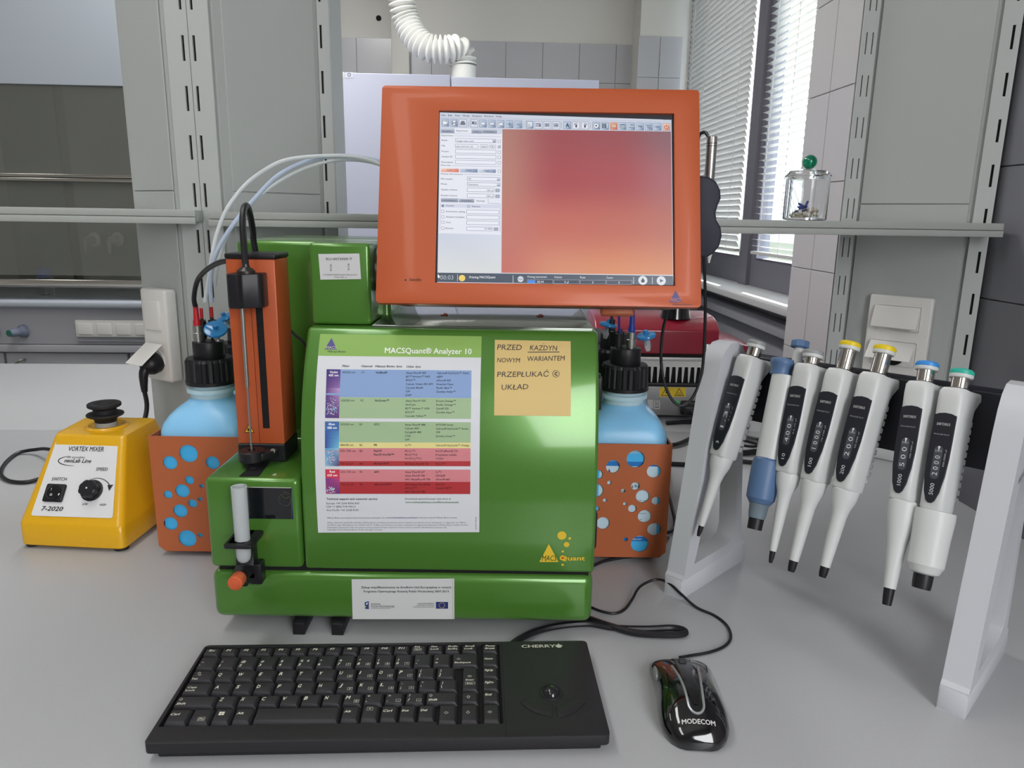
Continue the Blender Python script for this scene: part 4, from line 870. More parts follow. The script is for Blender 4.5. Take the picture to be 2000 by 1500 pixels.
for x, s, a, b in ((886, '00:44', 941, 978), (1035, '0 µl', 1094, 1118), (1183, '0', 1250, 1257), (1330, '0', 1397, 1404)):
    y0 = 1100+(x-886)*.012; P.frame(*cE(x, y0), *cE(x+143, y0+22), .7, (150, 156, 168), 5); P.rect(*cE(x+2, y0+2), *cE(x+141, y0+20), (58, 66, 82), 4); P.text(*cE(a, y0+18), s, 4.2, cE(b, y0+18)[0], None, LT, lay=7)
P.rect(*cE(889, 1103), *cE(931, 1120), (76, 136, 220), 6)
for x in (1482, 1587): P.line(*cE(x, 1086), *cE(x, 1126), .8, LT, 5)
for x, y in ((1534, 1105), (1637, 1107)): P.disc(*cE(x, y), 9, (206, 210, 216), 5)
P.poly([cE(1534, 1090), cE(1523, 1108), cE(1528, 1117), cE(1540, 1117), cE(1545, 1108)], (54, 60, 74), 6); P.poly([cE(1630, 1096), cE(1650, 1107), cE(1630, 1118)], (84, 92, 106), 6)
P.poly([cE(384, 1068), cE(398, 1084), cE(391, 1085), cE(394, 1092), cE(388, 1090), cE(384, 1088)], (250, 250, 250), 7)
P.build('display', SCREEN, mon, local=True)
# print on the bezel
P = Print(hit, lambda u, v, o: Vector((u, v, o)), base=.0002, eps=.00004)
P.poly([cE(1713, 1165), cE(1678, 1232), cE(1750, 1232)], (62, 52, 120), 1); P.text(*cE(1686, 1229), 'MACS', 7.4, cE(1742, 1225)[0], None, (200, 110, 70), .01, .2)
P.text(*cE(1697, 1249), 'Miltenyi Biotec', 3.4, cE(1804, 1251)[0], None, (92, 44, 50), .02)
P.text(*cE(227, 1110), 'Standby', 4.8, cE(295, 1112)[0], None, (70, 34, 20), .02)
P.disc(*cE(206, 1106), 2.8, (60, 26, 18), 1, 14); P.ring(*cE(206, 1106), 3, .6, (220, 130, 90), 2)
P.build('bezel_print', INK, mon, local=True)
# pen in its holder at the right flank
t = thing('pen_holder', 'dark wavy clip with silver pen at the right side of the monitor', 'pen holder', tuple(PY(1385, 480, .85)))
hp = [(1366, 345), (1380, 347), (1393, 356), (1401, 372), (1402, 388), (1396, 402), (1392, 416), (1394, 430), (1402, 444), (1404, 460), (1399, 480), (1388, 494), (1372, 503), (1358, 500), (1358, 345)]
obj('clip', G().prism([(PY(*q_, .875).x, PY(*q_, .875).z) for q_ in hp], .860, .885, 'y'), mat('dark_blue_grey_foam', (40, 42, 56), .6), t, bev=.003, seg=3)
a = PY(1385, 352, .872); b = PY(1383, 266, .872)
obj('pen_barrel', G().cyl((a.x, .872, a.z-.02), .0058, b.z-a.z+.02, n=24, b=.001), mat('satin_aluminium', (190, 188, 188), .28, .9), t)
for k in (.008, .011): obj('pen_ring', G().cyl((a.x, .872, b.z-k), .0060, .0006, n=24), BLACK, t)
c = PY(1387, 500, .872); obj('pen_tip', G().lathe([(.0035, 0), (.001, .012)], (c.x-.001, .872, c.z+.004), (0, 0, -1), n=10), WHITEP, t)
obj('pen_loop', G().tube([(b.x, .872, b.z), (b.x-.004, .872, b.z+.004), (b.x-.009, .874, b.z+.002), (b.x-.010, .876, b.z-.006)], .0018, 8), BLACK, t)
tag(obj('cable', G().tube([PY(1374, 500, .875), PY(1377, 560, .88), PY(1377, 630, .89), PY(1374, 700, .90), PY(1367, 745, .90), PY(1350, 780, .90), PY(1330, 792, .90), PY(1312, 780, .90), PY(1297, 745, .90), PY(1291, 700, .90), PY(1294, 650, .895), PY(1302, 612, .885), PY(1302, 585, .878)], .0019, 8)), 'thin black cable hanging in a loop below the right end of the monitor', 'cable')
obj('mount_block', G().rbox(.245, -.003, -.046, .283, .03, -.0365, .003), ORANGE2, mon, local=True)

# ================================================================== BOTTLE RACKS AND BOTTLES
holesL = [(368, 886, 18), (332, 904, 14), (415, 904, 13.5), (370, 938, 9), (356, 959, 14), (328, 966, 8.5), (352, 998, 14), (376, 983.5, 9), (394, 949.5, 4.5), (391, 975, 4.5), (333, 1023, 14), (366, 1052, 18), (391, 1045.5, 5)]
c1 = cr(1120, 820, 5.0)
holesR = [(608, 384, 88), (386, 458, 67), (785, 503, 68), (245, 535, 45), (225, 690, 70), (352, 614, 22), (605, 648, 42), (487, 694, 22), (676, 748, 67), (806, 792, 43), (308, 786, 21), (504, 822, 20), (576, 868, 42), (695, 943, 67), (290, 1010, 66), (788, 1070, 67), (510, 1168, 22), (647, 1212, 88), (225, 868, 30)]
def rack(x0, x1, z0, z1, holes, name, label, cut):
    t = thing('bottle_rack', label, 'rack', ((x0+x1)/2, 1.06, z0), group='orange perforated bottle racks'); y0, y1 = .95, 1.205
    out = [(x0+(.009 if cut == 'L' else 0), z0), (x1-(.009 if cut == 'R' else 0), z0)]
    out = [(x0, z0+.008), (x0+.009, z0), (x1, z0), (x1, z1), (x0, z1)] if cut == 'L' else [(x0, z0), (x1-.009, z0), (x1, z0+.008), (x1, z1), (x0, z1)]
    hs = [circle(cx, cz, r_, 26) for cx, cz, r_ in holes if x0+r_+.0005 < cx < x1-r_-.0005]
    obj('front_plate', G().prism(out, y0, y0+.0022, 'y', hole=hs), ORANGE2, t)
    obj('side_plate', G().box(x0 if cut == 'L' else x1-.0022, y0+.0022, z0+.008, x0+.0022 if cut == 'L' else x1, y1, z1), ORANGE2, t)
    obj('floor_plate', G().box(x0+.006, y0+.0022, z0, x1-.006, y1, z0+.002), ORANGE2, t)
    obj('back_plate', G().box(x0+.0022, y1-.002, z0+.002, x1-.0022, y1, z1-.02), ORANGE2, t)
    return t
def hp_(px, py, r_):
    p = PY(px, py, .95); return (p.x, p.z, r_*.95/.975/FPX*1.03)
rl = rack(-.4865, -.337, .0075, .1735, [hp_(*h_) for h_ in holesL], 'L', 'orange perforated bottle rack on the left flank of the analyzer', 'L')
rr_ = rack(.0965, .2165, .0085, .1725, [hp_(*c1(h_[0], h_[1]), h_[2]/5) for h_ in holesR], 'R', 'orange perforated bottle rack on the right flank of the analyzer', 'R')
for x in (-.40, .155): pass
def bottle(cx, cy, label, front=None):
    t = thing('reagent_bottle', label, 'bottle', (cx, cy, .0098), group='blue liquid bottles in the orange racks'); z0 = .0098; a = .0575
    sec = [(z0, .050, 5), (z0+.004, a-.001, 6), (z0+.01, a, 7), (.165, a, 7), (.177, a-.0008, 7), (.186, a-.0032, 6), (.196, a-.0090, 4.8), (.203, .0420, 3.6), (.209, .034, 2.6), (.2125, .0300, 2.1), (.2160, .0282, 2)]; nk_ = [(.2161, .0283), (.2225, .0282), (.2235, .0325), (.2290, .0325), (.2300, .0278), (.243, .0272)]
    obj('bottle_body', G().loft([sup(cx, cy, h_, h_, z, e, 48) for z, h_, e in sec]), BLUEL, t, ang=50); obj('bottle_neck', G().lathe([(r_, z) for z, r_ in nk_], (cx, cy, 0), n=40), mat('frosted_neck_plastic', (190, 220, 232), .35, sss=.3), t)
    n = 96; gcap = G(); rings = []
    for z, r0, rib in ((.2345, .0320, 0), (.2348, .0338, 0), (.2395, .0338, 0), (.2398, .0330, 1), (.2665, .0325, 1), (.2705, .0300, 0), (.2706, .0212, 0)):
        rings.append([(cx+(r0-(.0017 if rib and k % 4 == 0 else 0))*math.cos(2*math.pi*k/n), cy+(r0-(.0017 if rib and k % 4 == 0 else 0))*math.sin(2*math.pi*k/n), z) for k in range(n)])
    cp = obj('screw_cap', gcap.loft(rings), BLACK, t, ang=25)
    obj('cap_insert', G().cyl((cx, cy, .2706), .0210, .0225, b=.001, n=36), BLACK, t)
    return t
REDB = mat('red_boot', (190, 30, 40), .45); BLUEB = mat('blue_boot', (40, 60, 150), .45); FILT = mat('blue_filter_disc', (60, 150, 215), .15, trans=.35, coat=.6, ior=1.2); LUER = mat('clear_luer', (225, 228, 230), .15, trans=.6, ior=1.2)
def connector(t, x, y, boot, z=.293, hh=.022):
    c_ = obj('metal_connector', G().lathe([(.006, 0), (.006, .004), (.0065, .004), (.0065, .012), (.0060, .0125), (.0060, .022), (.0045, .0225)], (x, y, z), n=20), STEEL, t)
    obj('strain_boot', G().lathe([(.0050, .022), (.0050, .028), (.0040, .031), (.0031, .050), (.0031, .052)], (x, y, z), n=16), boot, c_)
def fitting(t, x, y, boot=None, z=.293, body=.012):
    f_ = obj('tube_fitting', G().lathe([(.0030, 0), (.0030, .004), (.0055, .004), (.0055, .004+body), (.0024, .005+body), (.0020, .009+body)], (x, y, z), n=14), BLACK, t)
    if boot: obj('ferrule', G().cyl((x, y, z+.008+body), .0023, .014, n=12), boot, f_)
    return z+.022+body
def filt(t, c, d, r_=.0150):
    c = Vector(c); d = Vector(d).normalized()
    f_ = obj('filter_disc', G().lathe([(.003, -.012), (.003, -.004), (r_*.55, -.003), (r_*.95, -.0018), (r_, 0), (r_*.95, .0018), (r_*.8, .0022), (.0035, .003), (.0035, .008), (.001, .008)], c, d, 32), FILT, t)
    obj('luer_stub', G().lathe([(.0035, 0), (.0045, .002), (.0045, .012), (.003, .018)], c-d*.004, -d, 12), LUER, f_)
bl = bottle(-.4215, 1.012, 'blue liquid bottle in the left orange rack, front one with red boot on cap')
connector(bl, -.4335, 1.008, REDB); fitting(bl, -.4330, 1.024, REDB, body=.022); fitting(bl, -.4180, 1.022, REDB, body=.024); filt(bl, PY(421, 643, .992), (.18, -.55, .75), .0155)
b2 = bottle(-.4215, 1.139, 'blue liquid bottle at the back of the left orange rack behind the red-booted one'); filt(b2, PY(440, 620, 1.125), (-.35, -.3, .9), .0145); fitting(b2, -.43, 1.14)
br = bottle(.1570, 1.012, 'blue liquid bottle in the right orange rack, front one with dark blue boot on cap')
connector(br, .163, 1.008, BLUEB); fitting(br, .1455, 1.006, body=.016); fitting(br, .150, 1.020, body=.016); fitting(br, .141, 1.024, body=.016); filt(br, PY(1262, 656, 1.01), (-.20, -.15, .95), .0135)
b3 = bottle(.1570, 1.139, 'blue liquid bottle at the back of the right orange rack behind the monitor corner'); filt(b3, PY(1188, 634, 1.12), (.15, -.1, .95), .0135); fitting(b3, .15, 1.12, body=.02)
# bottle labels seen through the rack holes
SKY = (70, 185, 245); DBL = (20, 120, 200)
P = Print(*plane_surf((0, .954, 0), (1, 0, 0), (0, 0, 1)), base=.0002, eps=.00004)
P.quad((-.4765, .160), (-.362, .160), (-.362, .012), (-.4765, .012), SKY, 0); P.build('bottle_label', INK, bl)
P = Print(*plane_surf((0, .954, 0), (1, 0, 0), (0, 0, 1)), base=.0002, eps=.00004); e1 = lambda x, y: P.hit(*c1(x, y))
P.quad((.108, e1(600, 330)[1]), (.207, e1(600, 330)[1]), (.207, .014), (.108, .014), SKY, 0)
P.quad((e1(290, 405)[0]-.02, e1(600, 408)[1]), (.207, e1(600, 408)[1]), (.207, e1(600, 453)[1]), (e1(290, 405)[0]-.02, e1(600, 453)[1]), DBL, 1)
P.quad((e1(277, 0)[0], e1(600, 453)[1]), (e1(820, 500)[0], e1(600, 453)[1]), (e1(810, 1138)[0], e1(600, 1138)[1]), (e1(272, 0)[0], e1(600, 1138)[1]), (200, 226, 240), 1)
P.quad((e1(277, 0)[0], e1(600, 1138)[1]), (.207, e1(600, 1138)[1]), (.207, e1(600, 1184)[1]), (e1(277, 0)[0], e1(600, 1184)[1]), DBL, 2)
P.text(*c1(566, 657), 'g Buf', 5.0, c1(648, 657)[0], None, (30, 40, 50), .02); P.text(*c1(570, 612), 'unning', 4.2, c1(640, 612)[0], None, (40, 50, 60), .01); P.text(*c1(470, 698), 'og', 3.4, c1(500, 698)[0], None, (30, 40, 50), .01)
P.text(*c1(628, 796), 'TA, stab', 3.2, c1(722, 796)[0], None, (90, 100, 110)); P.text(*c1(640, 918), 'rature', 3, c1(706, 918)[0], None, (90, 100, 110)); P.text(*c1(648, 978), 'ist', 3, c1(668, 978)[0], None, (90, 100, 110))
P.text(*c1(566, 1170), 'otec.com', 3.4, c1(664, 1170)[0], None, (225, 235, 245), .02); P.poly([c1(338, 512), c1(348, 470), c1(358, 508)], (40, 40, 130), 3); P.line(*c1(356, 490), *c1(368, 515), .8, (220, 90, 50), 3)
P.build('bottle_label', INK, br)
# translucent tubes arching from the left bottles to behind the monitor
tubes = [([PY(400, 590, 1.02), PY(407, 545, 1.02), PY(414, 500, 1.02), PY(424, 455, 1.03), PY(443, 408, 1.04), PY(478, 362, 1.06), PY(520, 330, 1.08), PY(560, 312, 1.09), PY(620, 305, 1.09), PY(690, 306, 1.07), PY(745, 322, 1.04), PY(770, 345, 1.02)], 'clear tube arching highest from the left bottles to the monitor', CLEAR, .0026),
 ([PY(413, 590, 1.02), PY(411, 555, 1.02), PY(416, 510, 1.02), PY(436, 468, 1.03), PY(466, 425, 1.04), PY(500, 385, 1.06), PY(540, 345, 1.08), PY(590, 318, 1.10), PY(650, 305, 1.10), PY(700, 307, 1.08), PY(750, 318, 1.05), PY(775, 335, 1.03)], 'pale blue tube arching between the two clear tubes', mat('pale_blue_tubing', (205, 218, 240), .2, trans=.25, ior=1.2), .0030),
 ([PY(420, 560, 1.09), PY(425, 520, 1.07), PY(440, 470, 1.07), PY(470, 420, 1.07), PY(520, 372, 1.08), PY(580, 335, 1.10), PY(640, 316, 1.10), PY(700, 313, 1.09), PY(750, 325, 1.05), PY(775, 342, 1.03)], 'clear tube, lowest of the arch in front of the column', CLEAR, .0022)]
for pts, lb, mt_, r_ in tubes: tag(obj('tubing', G().tube(pts, r_, 10), mt_), lb, 'tube')
for a, b, lb in (((1210, 612, 1.0), (1212, 655, 1.0), 'short blue tube above the right front bottle cap'),):
    tag(obj('tubing', G().tube([PY(1208, 600, 1.00), PY(1209, 620, 1.0), PY(1210, 655, 1.005)], .0016, 8), BLUEB), lb, 'tube')

# ================================================================== VORTEX MIXER
vx = thing('vortex_mixer', 'yellow vortex mixer with black rubber cup and white control panel', 'vortex mixer', (-.615, 1.06, 0))
A_ = [(-.691, .968), (-.539, .957), (-.531, 1.14), (-.700, 1.15)]; ZK = .036
def ring4(pts, z, r_=.010, n=4):
    cx = sum(p[0] for p in pts)/4; cy = sum(p[1] for p in pts)/4; out = []
    for i, p in enumerate(pts):
        p = Vector(p); a = (Vector(pts[i-1])-p).normalized(); b = (Vector(pts[(i+1) % 4])-p).normalized()
        for k in range(n+1): t_ = k/n; out.append((*(p+a*r_*(1-t_)**2+b*r_*t_**2), z))
    return out
def sc4(pts, k): cx = sum(p[0] for p in pts)/4; cy = sum(p[1] for p in pts)/4; return [(cx+(p[0]-cx)*k, cy+(p[1]-cy)*k) for p in pts]
Tp = [(-.674, 1.0465), (-.566, 1.0387), (-.566, 1.140), (-.680, 1.142)]
mid = lambda t_: [(A_[i][0]+(Tp[i][0]-A_[i][0])*t_, A_[i][1]+(Tp[i][1]-A_[i][1])*t_) for i in range(4)]
obj('housing', G().loft([ring4(sc4(A_, .97), .0035), ring4(A_, .006), ring4(A_, ZK), ring4(mid(.03), ZK+.0033), ring4(mid(.97), .1405, .008), ring4(sc4(Tp, .985), .1445, .008), ring4(sc4(Tp, .95), .1452, .008)]), YELLOW, vx, ang=40)
for p in A_: q_ = sc4(A_, .85)[A_.index(p)]; obj('rubber_foot', G().cyl((q_[0], q_[1], 0), .010, .004), BLACKM, vx)
cx, cy = -.6185, 1.087
obj('cup_collar', G().lathe([(.0300, 0), (.0300, .002), (.028, .0038), (.0245, .0042), (.0225, .002), (.022, .0005)], (cx, cy, .145), n=36), YELLOW, vx)
obj('drive_shaft', G().cyl((cx, cy, .1455), .0155, .008, n=28), mat('grey_shaft', (170, 170, 165), .5), vx)
obj('rubber_cup', G().lathe([(.0150, .009), (.0160, .013), (.0180, .0150), (.0255, .0185), (.0262, .0200), (.0255, .0215), (.0165, .0225), (.0162, .0285), (.0180, .0300), (.0225, .0320), (.0235, .0330), (.0235, .0365), (.0225, .0375), (.0150, .0372), (.0100, .0330), (.001, .0320)], (cx, cy, .145), n=40), BLACKM, vx)
vN = (Vector((Tp[0][0]-A_[0][0], Tp[0][1]-A_[0][1], .145-ZK)))
vU = Vector((A_[1][0]-A_[0][0], A_[1][1]-A_[0][1], 0)).normalized(); vO = Vector((A_[0][0], A_[0][1], ZK))
vM = Vector(((Tp[0][0]+Tp[1][0]-A_[0][0]-A_[1][0])/2, (Tp[0][1]+Tp[1][1]-A_[0][1]-A_[1][1])/2, .1445-ZK-.003))
hit, mp = plane_surf(vO, vU, vM); c2 = cr(0, 480, 2.3810)
P = Print(hit, mp, base=.0012, eps=.00008)
pl = [hit(*c2(*q_)) for q_ in ((145, 1256), (526, 1268), (551, 914), (264, 908))]
rp = []
for i in range(4):
    p = Vector(pl[i]); a = (Vector(pl[i-1])-p).normalized(); b = (Vector(pl[(i+1) % 4])-p).normalized()
    for k in range(5): t_ = k/4; q_ = p+a*.004*(1-t_)**2+b*.004*t_**2; rp.append((q_.x, q_.y))
P.uv(rp, [tuple(range(len(rp)))], (222, 222, 224), 0)
def V(x, y, s, h, x1, bold=.02, it=0, y1=None): P.text(*c2(x, y), s, h/2.381, c2(x1, y)[0], c2(x1, y1 or y)[1], (34, 34, 38), bold, it)
V(318, 955, 'VORTEX MIXER', 20, 484, y1=958); V(300, 1008, 'neoLab Line', 17, 424, .03, .2, 1011); V(314, 988, 'lab specialties', 9, 398, 0, .3, 990); V(448, 1047, 'SPEED', 14, 502, .02, 0, 1048); V(242, 1093, 'SWITCH', 14, 311, .02, 0, 1094); V(194, 1232, '7-2020', 19, 292, .03, .15, 1235); V(386, 1207, 'LOW', 9, 410); V(466, 1210, 'HIGH', 9, 494)
# swoosh
for k in range(16):
    a0 = math.radians(100+k*11); a1 = math.radians(100+(k+1)*11); P.line(*c2(340+66*math.cos(a0), 1002-22*math.sin(a0)), *c2(340+66*math.cos(a1), 1002-22*math.sin(a1)), .4+1.6*math.sin(math.pi*(k+.5)/16), (34, 34, 38), 3)
for k in range(10):
    a0 = math.radians(140-k*14); a1 = math.radians(140-(k+1)*14); P.line(*c2(455+60*math.cos(a0), 1130-48*math.sin(a0)), *c2(455+60*math.cos(a1), 1130-48*math.sin(a1)), .6+1.8*k/10, (34, 34, 38), 3)
P.poly([c2(502, 1114), c2(530, 1112), c2(510, 1142)], (34, 34, 38), 4)
pn = P.build('control_panel', PAPER, vx)
cU, cV = vU, (vM-vU*vM.dot(vU)).normalized(); cN = cU.cross(cV)
def onp(x, y, o): u, v = hit(*c2(x, y)); return mp(u, v, o)
def frame_g(g0, x, y):
    u, v = hit(*c2(x, y)); o0 = mp(u, v, .0013); g0.v = [tuple(o0+cU*a+cV*b+cN*c) for a, b, c in g0.v]; return g0
sw = obj('power_switch', frame_g(G().rbox(-.0145, -.013, 0, .0145, .013, .0035, .0025, 3), 260, 1152), BLACK, vx)
obj('rocker', frame_g(G().lathe([(.0105, .003), (.0105, .0048), (.0095, .0055)], (0, 0, 0), n=28), 260, 1150), GLOSSB, sw)
P2 = Print(hit, mp, base=.0072, eps=.0001); P2.text(*c2(252, 1144), 'I', 4.5, None, None, (220, 220, 220)); P2.ring(*c2(252, 1164), 2.3, .9, (220, 220, 220)); P2.build('switch_marks', INK, sw)
kg = G(); n = 48; kg.loft([[((r0*(1-(.09 if ri and k % 6 < 2 else 0)))*math.cos(2*math.pi*k/n), (r0*(1-(.09 if ri and k % 6 < 2 else 0)))*math.sin(2*math.pi*k/n), z) for k in range(n)] for r0, z, ri in ((.0155, 0, 0), (.0155, .002, 0), (.0135, .0025, 1), (.0125, .013, 1), (.0110, .0142, 0))])
kb_ = obj('speed_knob', frame_g(kg, 431, 1140), BLACK, vx, ang=25)
obj('pointer', frame_g(G().cyl((0, 0, .0142), .0012, .0004), 431, 1140), WHITEP, kb_)
tag(obj('cable', G().tube([PZ(125, 905, .03)+Vector((.02, .03, 0)), PZ(98, 878, .02), PZ(70, 878, .01), PZ(35, 885, .004), PZ(10, 905, .0035), PZ(2, 925, .0035), PZ(15, 938, .0035), PZ(45, 942, .0035), PZ(78, 935, .006), PZ(110, 918, .02)+Vector((.02, .02, 0))], .0034, 8), BLACK), 'black mains lead looped on the bench left of the yellow mixer', 'cable')

# ================================================================== SOCKETS ON THE COLUMNS
def faceframe(A, B, off=.004):
    A = Vector((*A, 0)); B = Vector((*B, 0)); U = (B-A).normalized(); N = Vector((U.y, -U.x, 0)); return A+N*off, U, N
def onface(g0, O, U, N): g0.v = [tuple(O+U*a+N*(-b)+Vector((0, 0, c))) for a, b, c in g0.v]; return g0
def fhit(px, py, O, N, U):
    p = PN(px, py, O, N); return ((p-O).dot(U), p.z)
O, U, N = faceframe((-.661, 1.327), (-.562, 1.267)); 
a = fhit(296, 560, O, N, U); b = fhit(349, 742, O, N, U)
t = thing('socket_unit', 'white switch and socket unit with black plug on the left column', 'socket', tuple(O+U*(a[0]+b[0])/2+Vector((0, 0, b[1]))))
u0, u1 = a[0], max(b[0], a[0]+.07); z1, z0 = a[1], b[1]
obj('housing', onface(G().rbox(u0, -.024, z0, u1, 0, z1, .005, 3), O, U, N), WHITEP, t)
zm = (z0+z1)/2; H2 = z1-z0
obj('rocker_switch', onface(G().rbox(u0+.012, -.028, z0+H2*.56, u1-.015, -.022, z1-H2*.12, .002), O, U, N), WHITEP, t)
obj('socket_face', onface(G().cyl(((u0+u1)/2, -.024, z0+H2*.22), .021, .002, (0, -1, 0), 28), O, U, N), WHITEP, t)
fl = G().rbox(u0+.012, -.003, 0, u1-.012, 0, .052, .002); fl.v = [(x, -.026+y*math.cos(.2)-z*.80, z0+H2*.42-z*.60) for x, y, z in fl.v]
obj('flap_lid', onface(fl, O, U, N), WHITEP, t)
pg = thing('mains_plug', 'black angled mains plug in the left socket, cable dropping behind the bottle', 'plug', tuple(O+Vector((0, 0, z0))))
um = (u0+u1)/2+.004; zs = z0+H2*.20
obj('plug_body', onface(G().lathe([(.0175, .0), (.0185, .004), (.0185, .016), (.015, .024), (.008, .030)], (um, -.0265, zs+.004), (0, -1, -.25), 28), O, U, N), BLACK, pg)
obj('strain_relief', onface(G().tube([(um, -.045, zs), (um, -.054, zs-.012), (um, -.056, zs-.03), (um, -.056, zs-.045)], lambda f: .0095-.0045*f, 12), O, U, N), BLACK, pg)
e_ = Vector(O+U*um+N*.056+Vector((0, 0, zs-.043)))
obj('cord', G().tube([e_, e_+Vector((0.004, -.006, -.03)), e_+Vector((.002, -.03, -.07)), (e_.x-.005, e_.y-.07, .012), (e_.x-.03, e_.y-.085, .0042), (e_.x-.09, e_.y-.08, .0042)], .0038, 8), BLACK, pg)
O, U, N = faceframe((.674, 1.496), (.818, 1.366))
a = fhit(1704, 573, O, N, U); b = fhit(1806, 745, O, N, U); cL = fhit(1697, 745, O, N, U)
t = thing('socket_unit', 'white double socket with flip lids on the right column behind the pipettes', 'socket', tuple(O+U*(a[0]+b[0])/2+Vector((0, 0, b[1]))))
u0, u1, z1, z0 = a[0]+.001, b[0], a[1], b[1]-.03
obj('housing', onface(G().rbox(u0, -.016, z0, u1, 0, z1, .004, 3), O, U, N), WHITEP, t)
for k, (za, zb) in enumerate(((z1-.018, z1-.066), (z1-.086, z1-.134))):
    obj('socket_recess', onface(G().rbox(u0+.014, -.0175, zb, u1-.018, -.0155, za, .003), O, U, N), WHITEP, t)
    if k == 1: obj('socket_hole', onface(G().cyl(((u0+u1)/2, -.0175, (za+zb)/2-.004), .019, .0012, (0, -1, 0), 28), O, U, N), SLOT, t)
    fl = G().rbox(u0+.012, -.003, 0, u1-.019, 0, .043, .002); an = .35 if k == 0 else .75
    fl.v = [(x, -.018+y-z*math.sin(an), za-.001-z*math.cos(an)) for x, y, z in fl.v]
    obj('flap_lid', onface(fl, O, U, N), WHITEP, t)

# ================================================================== RED DEVICE BEHIND
t = thing('heat_block', 'dark red heating instrument with finned metal back and black knob', 'thermal cycler', (.37, 1.8, 0))
yy = 1.69
L0, L1 = PY(1160, 700, yy).x, PY(1402, 700, yy).x
zt = PY(1300, 645, yy).z; zb = PY(1300, 692, yy).z; zv0 = PY(1300, 752, yy).z; zbase = PY(1300, 815, yy).z
zbase = max(zbase, .012)
lidp = [(yy, zb), (yy, zt), (yy+.02, zt+.016), (yy+.06, zt+.026), (yy+.15, zt+.028), (yy+.22, zt+.012), (yy+.24, zb)]
obj('lid', G().prism(lidp, L0, L1, 'x'), RED, t, bev=.004, seg=3)
kc = PY(1316, 612, yy+.07); obj('lid_knob', G().lathe([(.036, 0), (.033, .012), (.031, .03), (.026, .034)], (kc.x, yy+.055, zt+.0225), n=32), mat('gloss_black_knob', (22, 22, 26), .12, coat=.5), t)
obj('lid_gap', G().box(L0+.01, yy+.004, zb-.006, L1-.01, yy+.22, zb), SLOT, t)
obj('vent_bar', G().rbox(L0+.02, yy-.006, zb-.014, L1-.03, yy+.0, zb-.006, .001), ALU, t)
obj('back_plate', G().box(L0+.005, yy+.012, zv0, L1+.01, yy+.24, zb-.006), SLOT, t)
nf = 15; W0 = L0+.05; fw = (L1-.02-W0)/nf
for k in range(nf+1): x = W0+k*fw; obj('fin', G().prism([(x-.0035, zb-.028), (x+.0035, zb-.028), (x+.0012, zv0+.006), (x-.0012, zv0+.006)], yy+.002, yy+.014, 'y'), ALU, t)
obj('fin_header', G().box(L0+.04, yy+.001, zb-.030, L1, yy+.013, zb-.013), ALU, t)
obj('drip_lip', G().rbox(L0+.02, yy-.004, zv0-.003, L1, yy+.03, zv0+.006, .002), BLACK, t)
obj('lower_case', G().rbox(L0, yy+.002, zbase, L1+.012, yy+.24, zv0-.003, .003), mat('satin_case_metal', (150, 150, 150), .4, .5), t)
for x in (L0+.02, L1-.02):
    for y in (yy+.03, yy+.21): obj('foot', G().cyl((x, y, 0), .012, zbase+.001), BLACKM, t)
a = PY(1386, 672, yy-.004); obj('hinge_strap', G().rbox(a.x-.008, yy-.006, zb-.034, a.x+.002, yy-.001, a.z, .001), ALU, t)
P = Print(*plane_surf((0, yy+.002, 0), (1, 0, 0), (0, 0, 1)), base=.0004)
c4_ = cr(1140, 580, 4.411)
P.rect(*c4_(654, 778), *c4_(880, 860), (222, 190, 40), 0)
for cx_ in (708, 823):
    P.poly([c4_(cx_, 783), c4_(cx_-42, 852), c4_(cx_+42, 852)], (30, 28, 20), 1); P.poly([c4_(cx_, 793), c4_(cx_-33, 847), c4_(cx_+33, 847)], (222, 190, 40), 2)
P.poly([c4_(714, 800), c4_(702, 826), c4_(709, 826), c4_(703, 844), c4_(716, 820), c4_(709, 820)], (30, 28, 20), 3)
for k in (-12, 0, 12): P.line(*c4_(823+k, 818), *c4_(823+k, 838), .8, (30, 28, 20), 3)
P.line(*c4_(803, 842), *c4_(843, 842), .8, (30, 28, 20), 3)
P.build('hazard_label', INK, t); P = Print(P.hit, P.mp, base=.0004)
P.rect(*c4_(605, 893), *c4_(657, 965), (200, 200, 198), 0); P.frame(*c4_(618, 902), *c4_(644, 935), .7, (70, 70, 70), 2); P.line(*c4_(612, 900), *c4_(650, 938), .7, (70, 70, 70), 2); P.line(*c4_(650, 900), *c4_(612, 938), .7, (70, 70, 70), 2); P.line(*c4_(612, 950), *c4_(650, 950), 1.6, (60, 60, 60), 2)
P.build('disposal_label', INK, t); P = Print(P.hit, P.mp, base=.0004)
P.rect(*c4_(550, 885), *c4_(598, 960), (196, 196, 194), 0); P.build('approval_label', INK, t); P = Print(P.hit, P.mp, base=.0004)
P.disc(*c4_(805, 916), 5, (40, 200, 90), 1); P.build('green_dot', INK, t); P = Print(P.hit, P.mp, base=.0004)
P.rect(*c4_(705, 566), *c4_(845, 584), (160, 160, 158), 1)
P.build('rating_label', INK, t)
a = PY(*c4_(840, 890), yy); b = PY(*c4_(1030, 1010), yy); obj('power_inlet', G().rbox(a.x, yy-.012, b.z, b.x, yy+.004, a.z, .004), BLACK, t)
pc = PY(*c4_(920, 975), yy-.03); pg = thing('power_plug', 'black moulded power plug in the back of the red instrument', 'plug', tuple(pc))
obj('plug_body', G().rbox(pc.x-.016, yy-.035, pc.z-.010, pc.x+.016, yy-.0125, pc.z+.010, .004), BLACK, pg)
obj('cord', G().tube([(pc.x, yy-.034, pc.z), (pc.x+.02, yy-.055, pc.z-.012), (pc.x+.05, yy-.07, .012), (pc.x+.09, yy-.09, .006), (pc.x+.13, yy-.05, .006), (pc.x+.10, yy+.0, .006)], .0045, 8), BLACK, pg)
